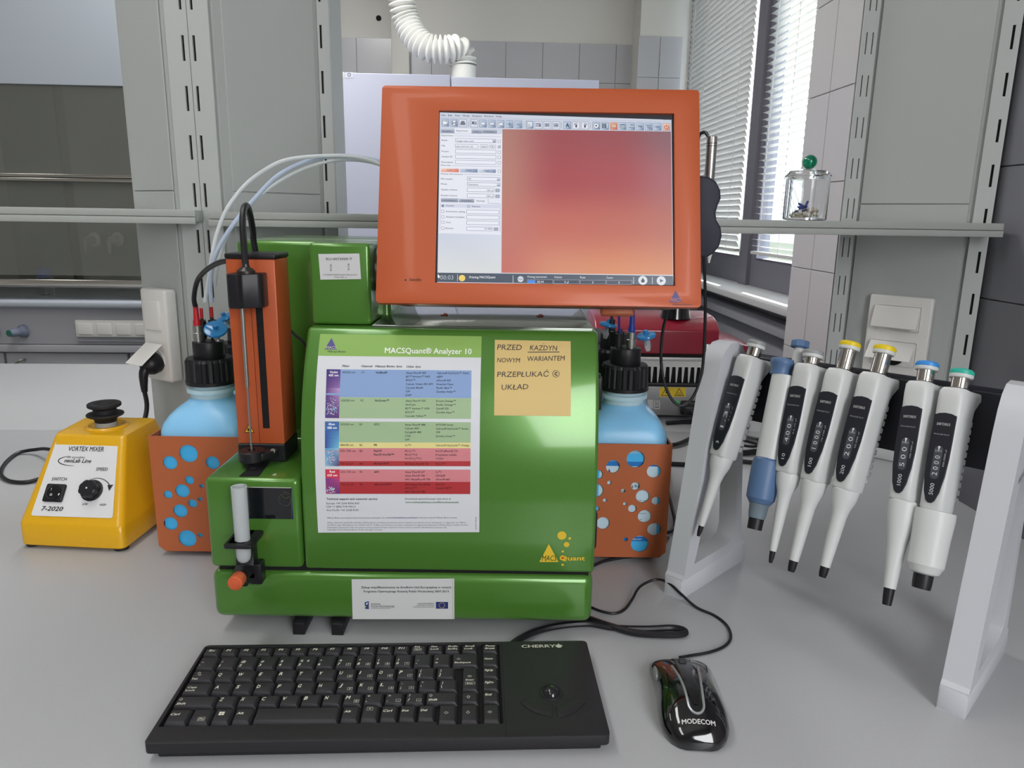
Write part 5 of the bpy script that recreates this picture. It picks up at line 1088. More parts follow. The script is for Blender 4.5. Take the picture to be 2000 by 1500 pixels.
# a second red instrument, mostly hidden
t = thing('heat_block', 'pale pink lidded instrument mostly hidden behind the dark red one', 'thermal cycler', (.62, 2.1, 0))
y2 = 1.98; x0 = PY(1398, 700, y2).x; x1 = PY(1512, 700, y2).x; zz = PY(1430, 728, y2).z; z2 = PY(1400, 662, y2).z
obj('lid', G().prism([(x0-.2, zz), (x1, zz), (x1, zz+.004), (x1-.045, z2-.028), (x0+.03, z2-.004), (x0-.01, z2), (x0-.2, z2)], y2, y2+.26, 'y'), RED, t, bev=.004, seg=3)
obj('lower_case', G().rbox(x0-.2, y2+.01, .004, x1-.01, y2+.25, zz-.001, .004), mat('satin_case_metal', (150, 150, 150), .4, .5), t)
# dark case behind the analyzer
a = PY(1140, 598, 1.25); b = PY(1262, 660, 1.25)
t = thing('supply_unit', 'black box standing behind the analyzer left of the red instrument', 'power supply', (.12, 1.3, 0))
obj('case', G().rbox(.0, 1.235, .004, .170, 1.40, .262, .004), BLACK, t); obj('case_label', G().box(.05, 1.2345, .20, .10, 1.2352, .24), mat('dark_label', (70, 66, 60), .5), t)
for x in (.02, .15): obj('foot', G().cyl((x, 1.26, 0), .01, .005), BLACKM, t)

# cables on the bench behind
def zc(pts, r_, label, z=None, n=8):
    tag(obj('cable', G().tube([PZ(x, y, r_+.0003 if z is None else z) for x, y in pts], r_, n), BLACK), label, 'cable')
zc([(1302, 826), (1340, 824), (1375, 826), (1400, 835), (1425, 850), (1470, 862), (1500, 870), (1540, 868)], .005, 'black cable lying furthest back, in front of the metal instrument base')
zc([(1300, 905), (1340, 907), (1380, 908), (1420, 898), (1460, 902), (1500, 905), (1540, 900)], .0042, 'black cable crossing the bench behind the pipette stand, nearest one')
zc([(1285, 872), (1320, 868), (1345, 858), (1365, 848), (1362, 838), (1372, 832), (1382, 842), (1372, 856), (1362, 868), (1366, 880)], .0045, 'black coiled cable beside the left leg of the stand', .006)
zc([(1400, 846), (1450, 852), (1490, 860), (1530, 862)], .0042, 'black cable between the coil and the grey pipette', .0095)
zc([(1420, 880), (1450, 884), (1480, 882), (1520, 888)], .006, 'thick black cable under the first grey pipette')
zc([(1440, 868), (1470, 872), (1490, 868), (1510, 862)], .003, 'thin black cable under the first grey pipette', .014)
tag(obj('cable', G().tube([PZ(1296, 1042, .004), PZ(1312, 1036, .004), PZ(1318, 1020, .006), PZ(1312, 990, .014), (PZ(1305, 960, .02)), PZ(1302, 930, .012), PZ(1304, 915, .004)], .0028, 8), BLACK), 'black cord bent around the right orange rack', 'cable')
tag(obj('cable', G().tube([PZ(1158, 1105, .003), PZ(1180, 1096, .003), PZ(1210, 1090, .003), PZ(1240, 1085, .003), PZ(1290, 1068, .003), PZ(1305, 1050, .003)], .0022, 8), BLACK), 'thin black cord running under the right orange rack', 'cable')

# ================================================================== PIPETTE STAND
SO = Vector((.199, .867, 0)); SW = Vector((.715, -.70, 0)).normalized(); SD = Vector((.70, .715, 0)).normalized()
SM = Matrix.Identity(4)
for i in range(3): SM[i][0] = SW[i]; SM[i][1] = SD[i]; SM[i][3] = SO[i]
st = thing('pipette_stand', 'light grey two-legged pipette stand with dark cross bar', 'stand', M=SM)
outer = [(0, .0), (.158, .0), (.160, .004), (.160, .030), (.150, .036), (.138, .12), (.128, .20), (.122, .27), (.116, .300), (.106, .313), (.092, .319), (.074, .318), (.062, .310), (.054, .296), (.048, .275), (.028, .16), (.004, .031), (0, .027)]
inner = [(.026, .040), (.112, .040), (.126, .046), (.130, .060), (.122, .13), (.108, .20), (.096, .232), (.085, .243), (.075, .236), (.068, .21), (.045, .10)]
for x0 in (0, .3165):
    lg = obj('leg_frame', G().prism(outer, x0, x0+.025, 'x', hole=[inner]), PIPS, st, bev=.0028, seg=3, local=True, ang=28)
    obj('foot_cap', G().prism([(-.001, .0), (.161, .0), (.161, .026), (-.001, .026)], x0-.0008, x0+.0258, 'x'), PIPS, lg, bev=.003, local=True)
def sp(px, py, a=.112, b=.08):
    n = SD-Vector((0, 0, 1))*b; p = PN(px, py, SO+SD*a, n); q_ = p-SO; return q_.dot(SW), q_.dot(SD), q_.z
zt_, zb_ = sp(1910, 775)[2], sp(1900, 920)[2]
BARC = mat('dark_navy_plastic', (30, 31, 42), .4)
obj('cross_bar', G().prism([(.107, .218), (.119, .218), (.128, .296), (.119, .304), (.110, .300)], .024, .318, 'x'), BARC, st, bev=.0015, local=True)
P = Print(lambda x, y: (0, 0), lambda u, v, o: Vector((.3415+o, u, v)), base=.0003)
P.textuv(.060, .226, 'SARTORIUS', .0055, .034, (110, 112, 120), .02, rot=math.radians(10))
P.build('maker_mark', INK, st, local=True)

# pipettes
TW_ = math.radians(-15)
def pipette(tip, top, volume, digits, rng, capcol, lower, label, nose, ft=.1, fb=.6, groupn='grey pipettes hanging on the stand'):
    def sp2(px, py):
        n = SD-Vector((0, 0, 1))*.37; return PN(px, py, SO-SD*.02, n)
    a = sp2(*tip); b = sp2(*top); Z = (b-a); L = Z.length; Z.normalize(); X = (SW-Z*SW.dot(Z)).normalized(); Y = Z.cross(X)
    M = Matrix.Identity(4); k = (fb-ft)*L/.1235; zo = (1-fb)*L/k-.099; shaft = max(.006, ft*L/k-.0075); lz = (.099+zo)/.0992; lower = [(r_, z*lz) for r_, z in lower]; nose = [(r_, z*lz) for r_, z in nose]; c_, s_ = math.cos(TW_), math.sin(TW_); X, Y = X*c_+Y*s_, Y*c_-X*s_; up_ = []
    for i in range(3): M[i][0] = X[i]*k; M[i][1] = Y[i]*k; M[i][2] = Z[i]*k; M[i][3] = a[i]-Y[i]*.004
    t = thing('pipette', label, 'pipette', M=M, group=groupn)
    # handle body
    HO = Matrix.Translation((0, 0, zo))
    def ring(z, w_, d0, d1, e=5):
        r_ = sup(0, 0, w_, 1, z, e, 32); return [(x, (d1 if y > 0 else d0)*abs(y)*(1 if y > 0 else -1), zz) for x, y, zz in r_]
    body = [(.099, .0115, .0130, .0140, 4), (.101, .0122, .0140, .0150, 4), (.125, .0122, .0142, .0150, 5), (.16, .0125, .0145, .0155, 5), (.195, .0128, .0150, .0165, 5), (.210, .0130, .0158, .0170, 5), (.219, .0125, .0160, .0185, 5), (.2225, .0112, .0145, .0175, 4)]
    hx = obj('handle', G().loft([ring(*q_) for q_ in body]), PIPW, t, local=True, ang=35); hx.matrix_local = HO
    hx = obj('finger_hook', G().prism([(.012, .190), (.0165, .196), (.0205, .206), (.0275, .2155), (.0355, .2205), (.0365, .2232), (.030, .2250), (.012, .2235)], -.0095, .0095, 'x'), PIPW, t, bev=.0015, local=True); hx.matrix_local = HO
    grip = G()
    for i in range(11): grip.rbox(-.0105, .0135, .110+i*.0078, .0105, .0192, .1165+i*.0078, .0016, 2)
    hx = obj('grip_ribs', grip, PIPW, t, local=True); hx.matrix_local = HO
    hx = obj('collar', G().lathe([(.0118, .2222), (.0122, .2232), (.0110, .2240), (.0092, .2240)], n=28), BLACK, t, local=True); hx.matrix_local = HO
    hx = obj('plunger', G().lathe([(.0083, .2235), (.0083, .222+shaft)], n=28), CHROME, t, local=True); hx.matrix_local = HO
    cz = .222+shaft
    bt = obj('button', G().lathe([(.0080, cz-.002), (.0105, cz-.0015), (.0110, cz), (.0110, cz+.002)], n=28), PIPW, t, local=True); bt.matrix_local = HO
    obj('colour_cap', G().lathe([(.0108, cz+.0015), (.0113, cz+.003), (.0111, cz+.0055), (.0095, cz+.0072), (.004, cz+.0078)], n=28), capcol, bt, local=True)
    obj('tip_cone', G().lathe(lower, n=28), PIPW, t, local=True, ang=25)
    obj('nozzle', G().lathe(nose, n=20), BLACK, t, local=True)
    # front plate with display
    P = Print(lambda x, y: (x, y), lambda u, v, o: Vector((u, -.0150-(v-.105)*.006-o, v)), base=.0004, eps=.00006)
    pts = [(-.0104, .1935), (-.006, .1953), (0, .1960), (.006, .1953), (.0104, .1935)]
    sid = [(.0104, .170), (.0103, .150), (.0094, .132), (.0072, .116), (.0042, .1075), (.0015, .1050)]
    full = pts+sid+[(-x, z) for x, z in reversed(sid)]
    gp_ = G(); n_ = len(full)
    gp_.add([(x, -.0150-(z-.105)*.006-.0004, z) for x, z in full]+[(x, -.0120, z) for x, z in full], [tuple(range(n_))]+[(i, (i+1) % n_, (i+1) % n_+n_, i+n_) for i in range(n_)])
    fp = obj('display_plate', gp_, mat('dark_navy_plate', (38, 39, 48), .3), t, local=True); fp.matrix_local = HO
    P.uv(rrect(-.0042, .1290, .0042, .1620, .0035), [tuple(range(20))], (74, 76, 84), 1)
    P.textuv(0, .1830, 'SARTORIUS', .0026, .0130, (205, 205, 205), .01, center=True); P.textuv(0, .1732, 'PROLINE PLUS', .0014, .0150, (170, 170, 172), center=True)
    nd_ = len(digits.replace('.', ''))
    P.textuv(.0026, .1325, digits, .0050, .0200, (215, 216, 220), rot=math.pi/2)
    P.textuv(.0078, .1420, rng, .0016, .0170, (190, 190, 194), rot=math.pi/2)
    P.textuv(.0022, .1130, volume, .0040, min(.0042*len(volume)*.75, .0115), (215, 216, 220), rot=math.pi/2)
    P.uv([(-.0012, .1620), (.0012, .1620), (0, .1565)], [(0, 1, 2)], (230, 230, 230), 3)
    for q_ in range(5): P.uv([(-.0032+q_*.0014, .1562), (-.0029+q_*.0014, .1562), (-.0029+q_*.0014, .1582), (-.0032+q_*.0014, .1582)], [(0, 1, 2, 3)], (220, 220, 220), 3)
    # flip winding so the print faces out
    P.f = [tuple(f) for f in P.f]
    P.build('plate_print', INK, fp, local=True)
    return t
GC = mat('grey_cap', (150, 152, 154), .45); YC = mat('yellow_cap', (226, 198, 30), .4); BC = mat('blue_button_cap', (60, 140, 215), .4); TC = mat('teal_cap', (50, 176, 156), .4)
thin = [(.0130, .0992), (.0132, .0980), (.0118, .088), (.0085, .078), (.0070, .070), (.0042, .018), (.0036, .013)]
thinN = [(.0032, .013), (.0028, .006), (.0018, 0)]
med = [(.0130, .0992), (.0135, .0980), (.0124, .088), (.0092, .078), (.0078, .070), (.0052, .016), (.0050, .012)]; medN = [(.0046, .012), (.0042, .004), (.0034, 0)]
big = [(.0135, .0992), (.0145, .0980), (.0140, .085), (.0120, .072), (.0095, .058), (.0090, .052), (.0072, .036), (.0064, .022), (.0060, .016)]; bigN = [(.0054, .016), (.0050, .008), (.0044, 0)]
hug = [(.0150, .0992), (.0185, .0985), (.0188, .090), (.0178, .070), (.0176, .066), (.0168, .030), (.0130, .0205), (.0100, .0185)]; hugN = [(.0092, .0185), (.0090, .006), (.0085, 0)]
ub = .001
pipette((1368, 1048), (1484, 667), '3', '1.3', '0.1-3 µl', GC, thin, 'grey-capped pipette marked 3, leftmost on the stand', thinN, .087, .596)
pipette((1509, 1100), (1594, 685), '10', '4.0 0', '0.5-10 µl', GC, thin, 'grey-capped pipette marked 10, just right of the blue-collared one', thinN, .077, .585)
pipette((1549, 1117), (1666, 669), '100', '1 0 0.0', '10-100 µl', YC, med, 'yellow-capped pipette marked 100, left one of the yellow pair', medN, .13, .61)
pipette((1610, 1128), (1734, 677), '200', '2 0 0', '20-200 µl', YC, med, 'yellow-capped pipette marked 200, right one of the yellow pair', medN, .129, .623)
pipette((1736, 1182), (1816, 708), '1000', '5 0 0', '100-1000 µl', BC, big, 'blue-capped pipette marked 1000 with long stepped nozzle', bigN, .093, .578)
pipette((1803, 1150), (1884, 723), '5000', '2 0 0 0', '500-5000 µl', TC, hug, 'teal-capped pipette marked 5000 with thick barrel, rightmost on the stand', hugN, .098, .649)
# older pipette with blue collar
def old_pipette():
    n = SD-Vector((0, 0, 1))*.37; a = PN(1476, 1034, SO-SD*.02, n); b = PN(1549, 663, SO-SD*.02, n)
    Z = (b-a); L = Z.length; Z.normalize(); X = (SW-Z*SW.dot(Z)).normalized(); Y = Z.cross(X); k = L/.215
    M = Matrix.Identity(4)
    for i in range(3): M[i][0] = X[i]*k; M[i][1] = Y[i]*k; M[i][2] = Z[i]*k; M[i][3] = a[i]-Y[i]*.004-X[i]*.000
    t = thing('pipette', 'older pale pipette with slate blue collar and hexagonal blue button', 'pipette', M=M, group='grey pipettes hanging on the stand')
    SB = mat('slate_blue_plastic', (84, 112, 150), .42)
    obj('nozzle', G().lathe([(.0078, 0), (.0082, .012)], n=24), BLACK, t, local=True)
    obj('nozzle_ring', G().lathe([(.0086, .0122), (.0096, .0170), (.0102, .0265), (.0115, .0285)], n=28), mat('slate_grey_ring', (110, 124, 134), .4), t, local=True)
    obj('lower_collar', G().lathe([(.0115, .0287), (.0152, .034), (.0156, .040), (.0160, .070), (.0152, .076), (.0132, .079)], n=36), SB, t, local=True, ang=25)
    obj('barrel', G().loft([sup(0, 0, .0128, .0128, .0785, 2.6), sup(0, 0, .0126, .0135, .10, 2.8), sup(0, .001, .0122, .0140, .172, 3)]), PIPW, t, local=True)
    obj('top_collar', G().lathe([(.0108, .172), (.0106, .181), (.0125, .184), (.0128, .187), (.0118, .190), (.006, .1915)], (-.004, -.003, 0), n=30), SB, t, local=True)
    obj('rear_handle', G().rbox(.000, .008, .085, .0125, .020, .190, .004, 3), PIPW, t, local=True)
    obj('plunger', G().cyl((.006, .011, .186), .0058, .023, n=20), PIPW, t, local=True)
    obj('button', G().lathe([(.0088, .207), (.0104, .2085), (.0104, .214), (.0092, .2155)], (.006, .011, 0), n=8), SB, t, local=True, ang=20)
    P = Print(lambda x, y: (x, y), lambda u, v, o: Vector((.0113, -.0085, 0))+Vector((.0045, .0105, 0)).normalized()*u+Vector((.9, -.42, 0)).normalized()*o+Vector((0, 0, v)), base=.0014)
    P.textuv(.002, .088, 'www.biohit.com', .0022, .042, (70, 74, 84), rot=math.pi/2); P.build('side_print', INK, t, local=True)
old_pipette()

# ================================================================== KEYBOARD
KA = math.radians(2.8); KO = Vector((-.3131, .5553, 0))
KM = Matrix.Translation(KO) @ Matrix.Rotation(KA, 4, 'Z'); KI = KM.inverted()
kb = thing('keyboard', 'black compact keyboard with built-in trackball in front of the green analyzer', 'keyboard', M=KM)
obj('lower_case', G().rbox(.008, .003, .0015, .399, .146, .011, .002), CASEM, kb, local=True)
obj('upper_case', G().prism(rrect(-.001, -.002, .406, .149, .005), .0095, .0195, hole=[[(.0030, .0205), (.2505, .0205), (.2505, .0165), (.3110, .0165), (.3110, .1452), (.0012, .1452)]]), CASEM, kb, bev=.0015, local=True, ang=30)
obj('key_well', G().box(.001, .012, .011, .313, .1460, .0150), SLOT, kb, local=True)
obj('seam', G().box(.3129, -.0015, .0180, .3133, .1485, .01965), SLOT, kb, local=True)
for x in (.03, .375):
    for y in (.015, .13): obj('foot', G().cyl((x, y, 0), .006, .0016), BLACKM, kb, local=True)
RV = [.0215, .0455, .0645, .0845, .1045, .1285]; RE = .1440
kp = .0198
keys = []
def k_(x0, x1, r_, legs, r1=None, dv=0): keys.append((x0, x1, RV[r_]+dv, (RV[(r1 if r1 is not None else r_)+1] if (r1 if r1 is not None else r_) < 5 else RE), legs))
def L1(s): return [(s, .22, .68, 1.0)]
F = ['Esc']+['F%d' % i for i in range(1, 12)]
for i in range(16):
    x0 = .0022+i*.0179+(.0035 if i == 15 else 0)
    s = F[i] if i < 12 else ['F12|Pad 0', 'Num|Lock', 'PrtSc|SysRq', 'Scroll|Lock'][i-12] if i < 15 else 'Pause|Break'
    if i == 15: s = 'Pause|Break'; x0 = .2925
    if i < 16: k_(x0, x0+.0176, 5, s)
# row of 16: Esc, F1-F12, Num, PrtSc, Scroll = 16, then Pause
keys = keys[:-1]; k_(.0022+15*.0179, .0022+15*.0179+.0176, 5, 'Scroll|Lock'); keys[12] = (*keys[12][:4], 'F12|Pad 0'); keys[13] = (*keys[13][:4], 'Num|Lock'); keys[14] = (*keys[14][:4], 'PrtSc|SysRq')
k_(.2925, .3100, 5, 'Pause|Break')
for i, s in enumerate(['~|`', '!|1', '@|2', '#|3', '$|4', '%|5', '^|6', '&|7', '*|8', '(|9', ')|0', '_|-', '+|=']): k_(.0035 if i == 0 else .0238+(i-1)*kp, .0236+i*kp, 4, s+('' if i < 7 or i > 10 else '|['+'789*'[i-7]))
k_(.0238+12*kp, .2895, 4, '<|Backspace'); k_(.2925, .3100, 4, 'Home')
k_(.0045, .0284, 3, 'T|Tab')
for i, s in enumerate('QWERTYUIOP'): k_(.0286+i*kp, .0284+(i+1)*kp, 3, s+('|['+'456/'[i-6] if i > 5 else ''))
for i, s in enumerate(['{|[', '}|]']): k_(.0286+(10+i)*kp, .0284+(11+i)*kp, 3, s)
k_(.0050, .0321, 2, 'Caps|Lock')
for i, s in enumerate(['A', 'S', 'D', 'F', 'G', 'H', 'J|[1', 'K|[2', 'L|[3', ':|;|[+', '"|\'', '||\\']): k_(.0323+i*.01975, .0321+(i+1)*.01975, 2, s)
k_(.2722, .2895, 2, 'Enter', 3); k_(.2925, .3095, 3, 'PgUp'); k_(.2925, .3095, 2, 'PgDn')
k_(.0045, .0428, 1, '^|Shift')
for i, s in enumerate(['Z', 'X', 'C', 'V', 'B', 'N', 'M|[0', '<|,', '>|.|[.', '?|/|[-']): k_(.0430+i*.01955, .0428+(i+1)*.01955, 1, s)
k_(.0430+10*.01955, .2698, 1, '^|Shift'); k_(.2722, .2895, 1, '↑'); k_(.2925, .3095, 1, 'End')
for x0, x1, s in ((.0055, .0266, 'Ctrl'), (.0269, .0462, '[Fn'), (.0466, .0645, 'W'), (.0650, .0832, 'Alt'), (.0838, .1618, ''), (.1624, .1800, 'Alt'), (.1806, .1976, 'M'), (.1981, .2148, 'Ctrl'), (.2153, .2320, 'Ins'), (.2325, .2492, 'Del')): k_(x0, x1, 0, s)
for x0, x1, s in ((.2515, .2698, '←'), (.2722, .2895, '↓'), (.2925, .3095, '→')): k_(x0, x1, 0, s, dv=-.0044)
LG = (226, 225, 208)
def icon(P, s, u, v, h):
    if s in '←→↓↑' or s in ('<', '^') :
        pass
def arrow(P, u, v, sz, ang):
    pts = [(-1, -.45), (0, -.45), (0, -1), (1.1, 0), (0, 1), (0, .45), (-1, .45)]; c_, s_ = math.cos(ang), math.sin(ang)
    q_ = [(u+(x*c_-y*s_)*sz, v+(x*s_+y*c_)*sz) for x, y in pts]
    for i in range(7):
        a, b = Vector(q_[i]), Vector(q_[(i+1) % 7]); d = (b-a).normalized(); n_ = Vector((-d.y, d.x))*.00014
        P.uv([tuple(a+n_), tuple(b+n_), tuple(b-n_), tuple(a-n_)], [(0, 1, 2, 3)], LG, 2)
def boxed(P, u, v, s, w_=.0044, h=.0034):
    for a, b, c, d in ((u, v, u+w_, v+.00022), (u, v+h, u+w_, v+h+.00022), (u, v, u+.00025, v+h), (u+w_, v, u+w_+.00025, v+h+.0002)): P.uv([(a, b), (c, b), (c, d), (a, d)], [(0, 1, 2, 3)], LG, 2)
    P.textuv(u+w_/2+.0001, v+h*.2, s, h*.6, min(w_*.7, h*.5*len(s)), LG, .02, .2, center=True)
KH = .0068
for x0, x1, v0, v1, s in keys:
    zt = .0209
    g0 = G(); bx, tx_ = .0002, .0026
    w_ = x1-x0; d = v1-v0
    b_r = [(x0, v0+.0003, .0150), (x1, v0+.0003, .0150), (x1, v1-.0003, .0150), (x0, v1-.0003, .0150)]
    # dished top: front edge low, middle slightly lower than sides
    front = .0022 if v0 > .03 else .0042
    t_r = []
    nseg = 4
    base = [(x0+.0003, v0+.0004), (x1-.0003, v0+.0004), (x1-.0003, v1-.0006), (x0+.0003, v1-.0006)]
    top = [(x0+.0014, v0+front), (x1-.0034, v0+front), (x1-.0034, v1-.0042), (x0+.0014, v1-.0042)]
    g0.add([(x, y, .0158) for x, y in base]+[(x, y, zt-(.0007 if i < 2 else 0)) for i, (x, y) in enumerate(top)], [(0, 1, 5, 4), (1, 2, 6, 5), (2, 3, 7, 6), (3, 0, 4, 7), (4, 5, 6, 7), (3, 2, 1, 0)])
    ko = obj('key', g0, KEYM, kb, bev=.0005, seg=2, local=True, ang=40)
    tv0, tv1, tx0, tx1 = v0+front, v1-.0042, x0+.0016, x1-.0034
    sl = .0007/(tv1-tv0)
    P = Print(lambda x, y: (x, y), lambda u, v, o: Vector((u, v, zt-.0007+(v-tv0)*sl+o)), base=.00012, eps=.00003)
    parts = s.split('|') if s != '||\\' else ['|', '\\']
    nb = [p_ for p_ in parts if not (p_.startswith('[') and len(p_) > 1)]; bb = [p_[1:] for p_ in parts if p_.startswith('[') and len(p_) > 1]
    if s == '': P = None
    elif s == 'Enter':
        arrow(P, tx0+.006, tv0+.0195, .0018, math.pi); P.textuv(tx0+.002, tv0+.0125, 'Enter', .0024, .0085, LG, .025, .2); boxed(P, tx0+.0018, tv0+.0065, 'Enter', .0092, .0036)
    elif s in '↑←↓→': arrow(P, (tx0+tx1)/2-.001, (tv0+tv1)/2, .0017, {'↑': math.pi/2, '←': math.pi, '↓': -math.pi/2, '→': 0}[s])
    elif s == 'T|Tab': arrow(P, tx0+.005, tv0+.0110, .0014, math.pi); arrow(P, tx0+.0065, tv0+.0080, .0014, 0); P.textuv(tx0+.001, tv0+.0008, 'Tab', .0024, .0056, LG, .03, .2)
    elif s == '^|Shift': arrow(P, tx0+.003, tv0+.0090, .0016, math.pi/2); P.textuv(tx0+.001, tv0+.0016, 'Shift', .0026, .0085, LG, .03, .2)
    elif s == '<|Backspace': arrow(P, tx0+.005, tv0+.0092, .0016, math.pi); P.textuv(tx0+.001, tv0+.0020, 'Backspace', .0026, .0165, LG, .03, .2)
    elif s == '[Fn': boxed(P, tx0+.006, tv0+.0006, 'Fn', .006, .0042)
    elif s == 'W' and v0 < .03:
        for a, b in ((0, -.002), (.0026, -.002), (0, .0004), (.0026, .0004)): P.uv([(tx0+.003+a, tv1-.0062+b), (tx0+.0053+a, tv1-.0062+b), (tx0+.0053+a, tv1-.0041+b), (tx0+.003+a, tv1-.0041+b)], [(0, 1, 2, 3)], LG, 2)
    elif s == 'M' and v0 < .03: boxed(P, tx0+.003, tv1-.0052, '≡', .0052, .0044)
    elif len(nb) == 1:
        t_ = nb[0]; h_ = .0043 if len(t_) == 1 else .0028
        P.textuv(tx0+(.0008 if len(t_) == 1 or v0 < .12 else .0035), (tv0+(.0056 if len(t_) == 1 else .0075) if v0 < .12 else tv0+.0045) if v0 > .03 else tv1-.0075, t_, h_, (.0032 if t_ not in 'WM' else .0044) if len(t_) == 1 and t_ != 'I' else (None if len(t_) == 1 else .0023*len(t_)*(.9 if len(t_) > 2 else 1)), LG, .035, .2)
    elif len(nb[0]) == 1:
        P.textuv(tx0+.0018, tv0+.0078, nb[0], .0030, None, LG, .03, .15); P.textuv(tx0+.0010, tv0+.0016, nb[1], .0036, None, LG, .03, .15)
    elif nb[0] == 'F12': P.textuv(tx0+.0024, tv0+.0064, 'F12', .0026, .0055, LG, .03, .2); boxed(P, tx0+.0020, tv0+.0018, 'Pad 0', .0078, .0033)
    else:
        P.textuv(tx0+.0020, tv0+.0068, nb[0], .0024, min(.0100, .0021*len(nb[0])), LG, .03, .2); P.textuv(tx0+.0014, tv0+.0026, nb[1], .0024, min(.0104, .0022*len(nb[1])), LG, .03, .2)
    if P is not None and bb and s != '[Fn': boxed(P, tx1-.0050, tv0+.0010, bb[0])
    if P is not None and s == '%|5': P.textuv(tx0+.0085, tv0+.0078, '€', .0026, .0026, LG, .03, .2)
    if P is not None and P.f: P.build('legend', INK, ko, local=True)
# trackball field
tb = G().ball((.3592, .0605, .0165), .0088, 28, 16); obj('trackball', tb, mat('dark_glossy_ball', (30, 30, 34), .15, coat=.5), kb, local=True)
obj('ball_ring', G().lathe([(.0100, 0), (.0118, 0), (.0115, .0009), (.0102, .0006)], (.3592, .0605, .0193), n=40, cap=False), CASEM, kb, local=True)
for s_ in (-1, 1):
    def bz(p0, p1, p2, t_): return tuple(p0[i]*(1-t_)**2+2*p1[i]*t_*(1-t_)+p2[i]*t_*t_ for i in (0, 1))
    pts = [bz((.3413, .0511), (.346, .0420), (.3584, .0394), k/8) for k in range(9)]+[bz((.3572, .0248), (.338, .0275), (.328, .0464), k/8) for k in range(9)]
    if s_ > 0: pts = [(.7190-x, y-.0008) for x, y in pts]
    obj('trackball_button', G().prism(pts, .0188, .0203), CASEM, kb, bev=.0006, local=True)
P = Print(lambda x, y: (x, y), lambda u, v, o: Vector((u, v, .0195+o)), base=.0002)
P.textuv(.3345, .1358, 'CHERRY', .0052, .0360, (196, 198, 180), .045); P.uv(circle(.3748, .1385, .0033, 14), [tuple(range(14))], (196, 198, 180), 1); P.uv([(.3736, .1400), (.3748, .1440), (.3760, .1400)], [(0, 1, 2)], (196, 198, 180), 2); P.uv([(.3712, .1385), (.3705, .1392), (.3722, .1405)], [(0, 1, 2)], (196, 198, 180), 2); P.uv([(.3784, .1385), (.3791, .1392), (.3774, .1405)], [(0, 1, 2)], (196, 198, 180), 2)
P.build('maker_mark', INK, kb, local=True)
tag(obj('cable', G().tube([KM @ Vector((.32, .148, .012)), PZ(1015, 1248, .008), PZ(1050, 1232, .005), PZ(1095, 1222, .005), PZ(1150, 1218, .005), PZ(1200, 1226, .005), PZ(1260, 1228, .005), PZ(1310, 1226, .005), PZ(1334, 1230, .006), PZ(1336, 1238, .005), PZ(1300, 1240, .005), PZ(1240, 1236, .005), PZ(1190, 1222, .006), PZ(1150, 1208, .005), PZ(1120, 1196, .004)], .0038, 8), BLACK), 'thick black keyboard cable folded back on itself beside the analyzer base', 'cable')
# funding of the mouse cable
tag(obj('cable', G().tube([PZ(1328, 1284, .008), PZ(1345, 1281, .003), PZ(1385, 1274, .002), PZ(1415, 1262, .002), PZ(1427, 1245, .002), PZ(1420, 1222, .002), PZ(1395, 1202, .002), PZ(1360, 1186, .004), PZ(1330, 1160, .012), PZ(1305, 1138, .016), PZ(1280, 1132, .014), PZ(1250, 1146, .010), PZ(1235, 1170, .005), PZ(1220, 1190, .002), PZ(1200, 1198, .002), PZ(1175, 1194, .002), PZ(1150, 1184, .002), PZ(1120, 1170, .002)], .0017, 8), BLACK), 'thin black mouse cable curving over the bench to the analyzer', 'cable')

# ================================================================== MOUSE
a0 = PZ(1320, 1300, .004); a1 = PZ(1362, 1462, .004)
MC = (a0+a1)/2; ax = (a0-a1); ML = ax.length; ang = math.atan2(ax.y, ax.x)-math.pi/2
ms = thing('computer_mouse', 'glossy black computer mouse with silver trim on the bench right of keyboard', 'mouse', (MC.x+.002, MC.y, 0), ang)
hl = ML/2
prof = [(-1.0, .36, .008), (-.97, .56, .0120), (-.88, .78, .0185), (-.72, .94, .0255), (-.50, 1.0, .0310), (-.25, .99, .0335), (0, .95, .0332), (.25, .94, .0305), (.5, .97, .0262), (.72, 1.0, .0215), (.88, .97, .0170), (.96, .86, .0138), (1.0, .64, .0105)]
HW_ = .0325
def mh(y, x=0):
    t_ = y/hl; t_ = max(-1, min(1, t_))
    for i in range(len(prof)-1):
        if prof[i][0] <= t_ <= prof[i+1][0]:
            f = (t_-prof[i][0])/(prof[i+1][0]-prof[i][0]); w_ = (prof[i][1]*(1-f)+prof[i+1][1]*f)*HW_; h_ = prof[i][2]*(1-f)+prof[i+1][2]*f; break
    r_ = min(abs(x)/w_, .98); return .006+(h_-.006)*(1-r_**2.6)**(1/2.2)
rings = []
for t_, wf, h_ in prof:
    rr = []; w_ = wf*HW_
    for k in range(25):
        c_ = math.cos(math.pi*k/24); s_ = math.sin(math.pi*k/24); rr.append((math.copysign(abs(c_)**(2/2.6), c_)*w_, t_*hl, .006+(h_-.006)*s_**(2/2.2)))
    rr += [(-w_*.94, t_*hl*.99, .001), (0, t_*hl*.99, .001), (w_*.94, t_*hl*.99, .001)]
    rings.append(rr)
obj('shell', G().loft(rings), GLOSSB, ms, local=True, ang=60)
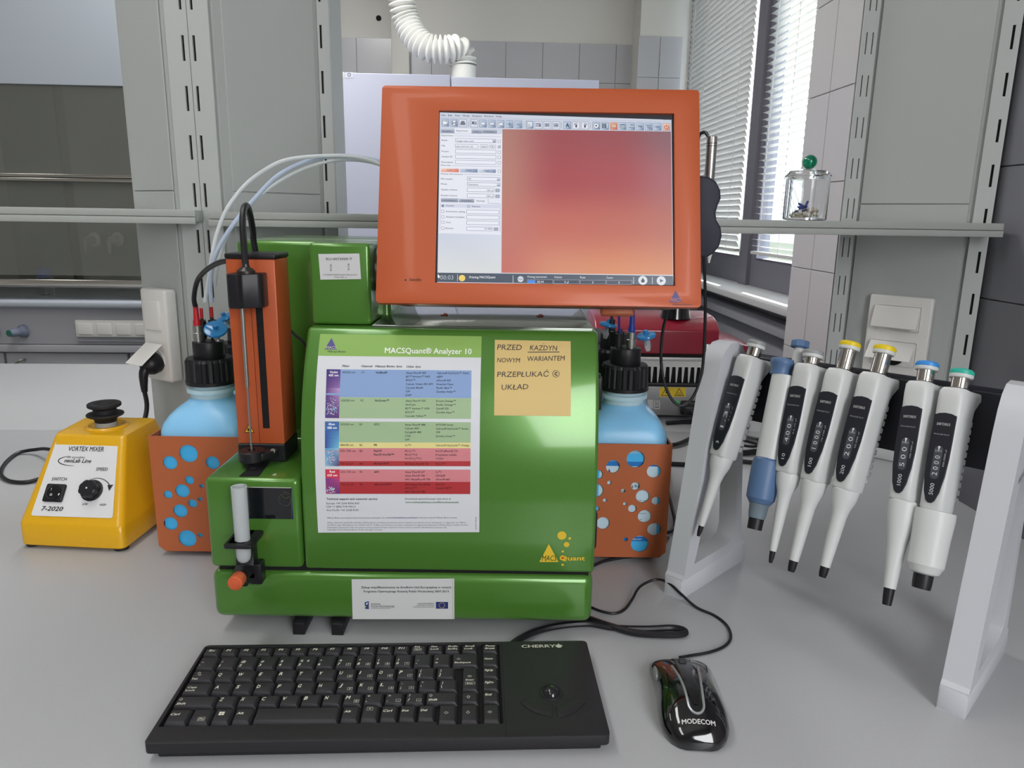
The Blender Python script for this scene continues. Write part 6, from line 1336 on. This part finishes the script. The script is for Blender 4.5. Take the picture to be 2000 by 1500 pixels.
def strip(name, xa, xb, ya, yb, off, mt, parent, n=16, m_=6, th=.0006):
    g0 = G(); vs = []
    for i in range(n+1):
        y = ya+(yb-ya)*i/n
        for k in range(m_+1):
            x = xa(y)+(xb(y)-xa(y))*k/m_; vs.append((x, y, mh(y, x)+off))
    g0.add(vs, [(i*(m_+1)+k, i*(m_+1)+k+1, (i+1)*(m_+1)+k+1, (i+1)*(m_+1)+k) for i in range(n) for k in range(m_)]); return obj(name, g0, mt, parent, local=True, ang=70)
cs = strip('centre_strip', lambda y: -.0080*min(1, max(.05, (y+.038)/.030))**.5, lambda y: .0080*min(1, max(.05, (y+.038)/.030))**.5, -.0365, hl*.93, .0006, mat('black_centre_strip', (20, 20, 24), .25, coat=.3), ms)
def vtrim(s_):
    pts = []
    for k in range(9):
        a = math.pi/2*k/8; x = s_*.0072*math.sin(a); y = -.0445+.0095*(1-math.cos(a)); pts.append((x, y, mh(y, x)+.0004))
    for k in range(1, 11):
        y = -.035+.062*k/10; x = s_*(.0072+.0058*(k/10)**1.3); pts.append((x, y, mh(y, x)+.0004))
    return pts
obj('silver_trim', G().tube(list(reversed(vtrim(-1)))+vtrim(1)[1:], .0013, 6, 0), mat('silver_trim', (175, 178, 182), .3, .5), ms, local=True)
for s_ in (-1, 1):
    obj('button_gap', G().tube([(s_*(.0088+.001*math.sin(k)), .010+k*.006, mh(.010+k*.006, s_*.009)) for k in range(int((hl*.95-.010)/.006))], .0005, 6, 0), SLOT, ms, local=True)
obj('scroll_wheel', G().cyl((-.0035, hl*.62, mh(hl*.62)-.004), .0075, .007, (1, 0, 0), 24, .001), mat('grey_wheel', (60, 62, 66), .4), ms, local=True)
obj('thumb_button', G().ball((-.0285, hl*.42, .0180), .010, 16, 8, (.26, 1.15, .42)), mat('satin_grey_button', (150, 154, 152), .3, .4), ms, local=True)
P = Print(lambda x, y: (x, y), lambda u, v, o: Vector((u, v, mh(v, u)+o)), base=.0003)
P.textuv(.000, -hl*.83, 'MODECOM', .0034, .030, (205, 205, 205), .04, center=True); P.build('maker_mark', INK, ms, local=True)
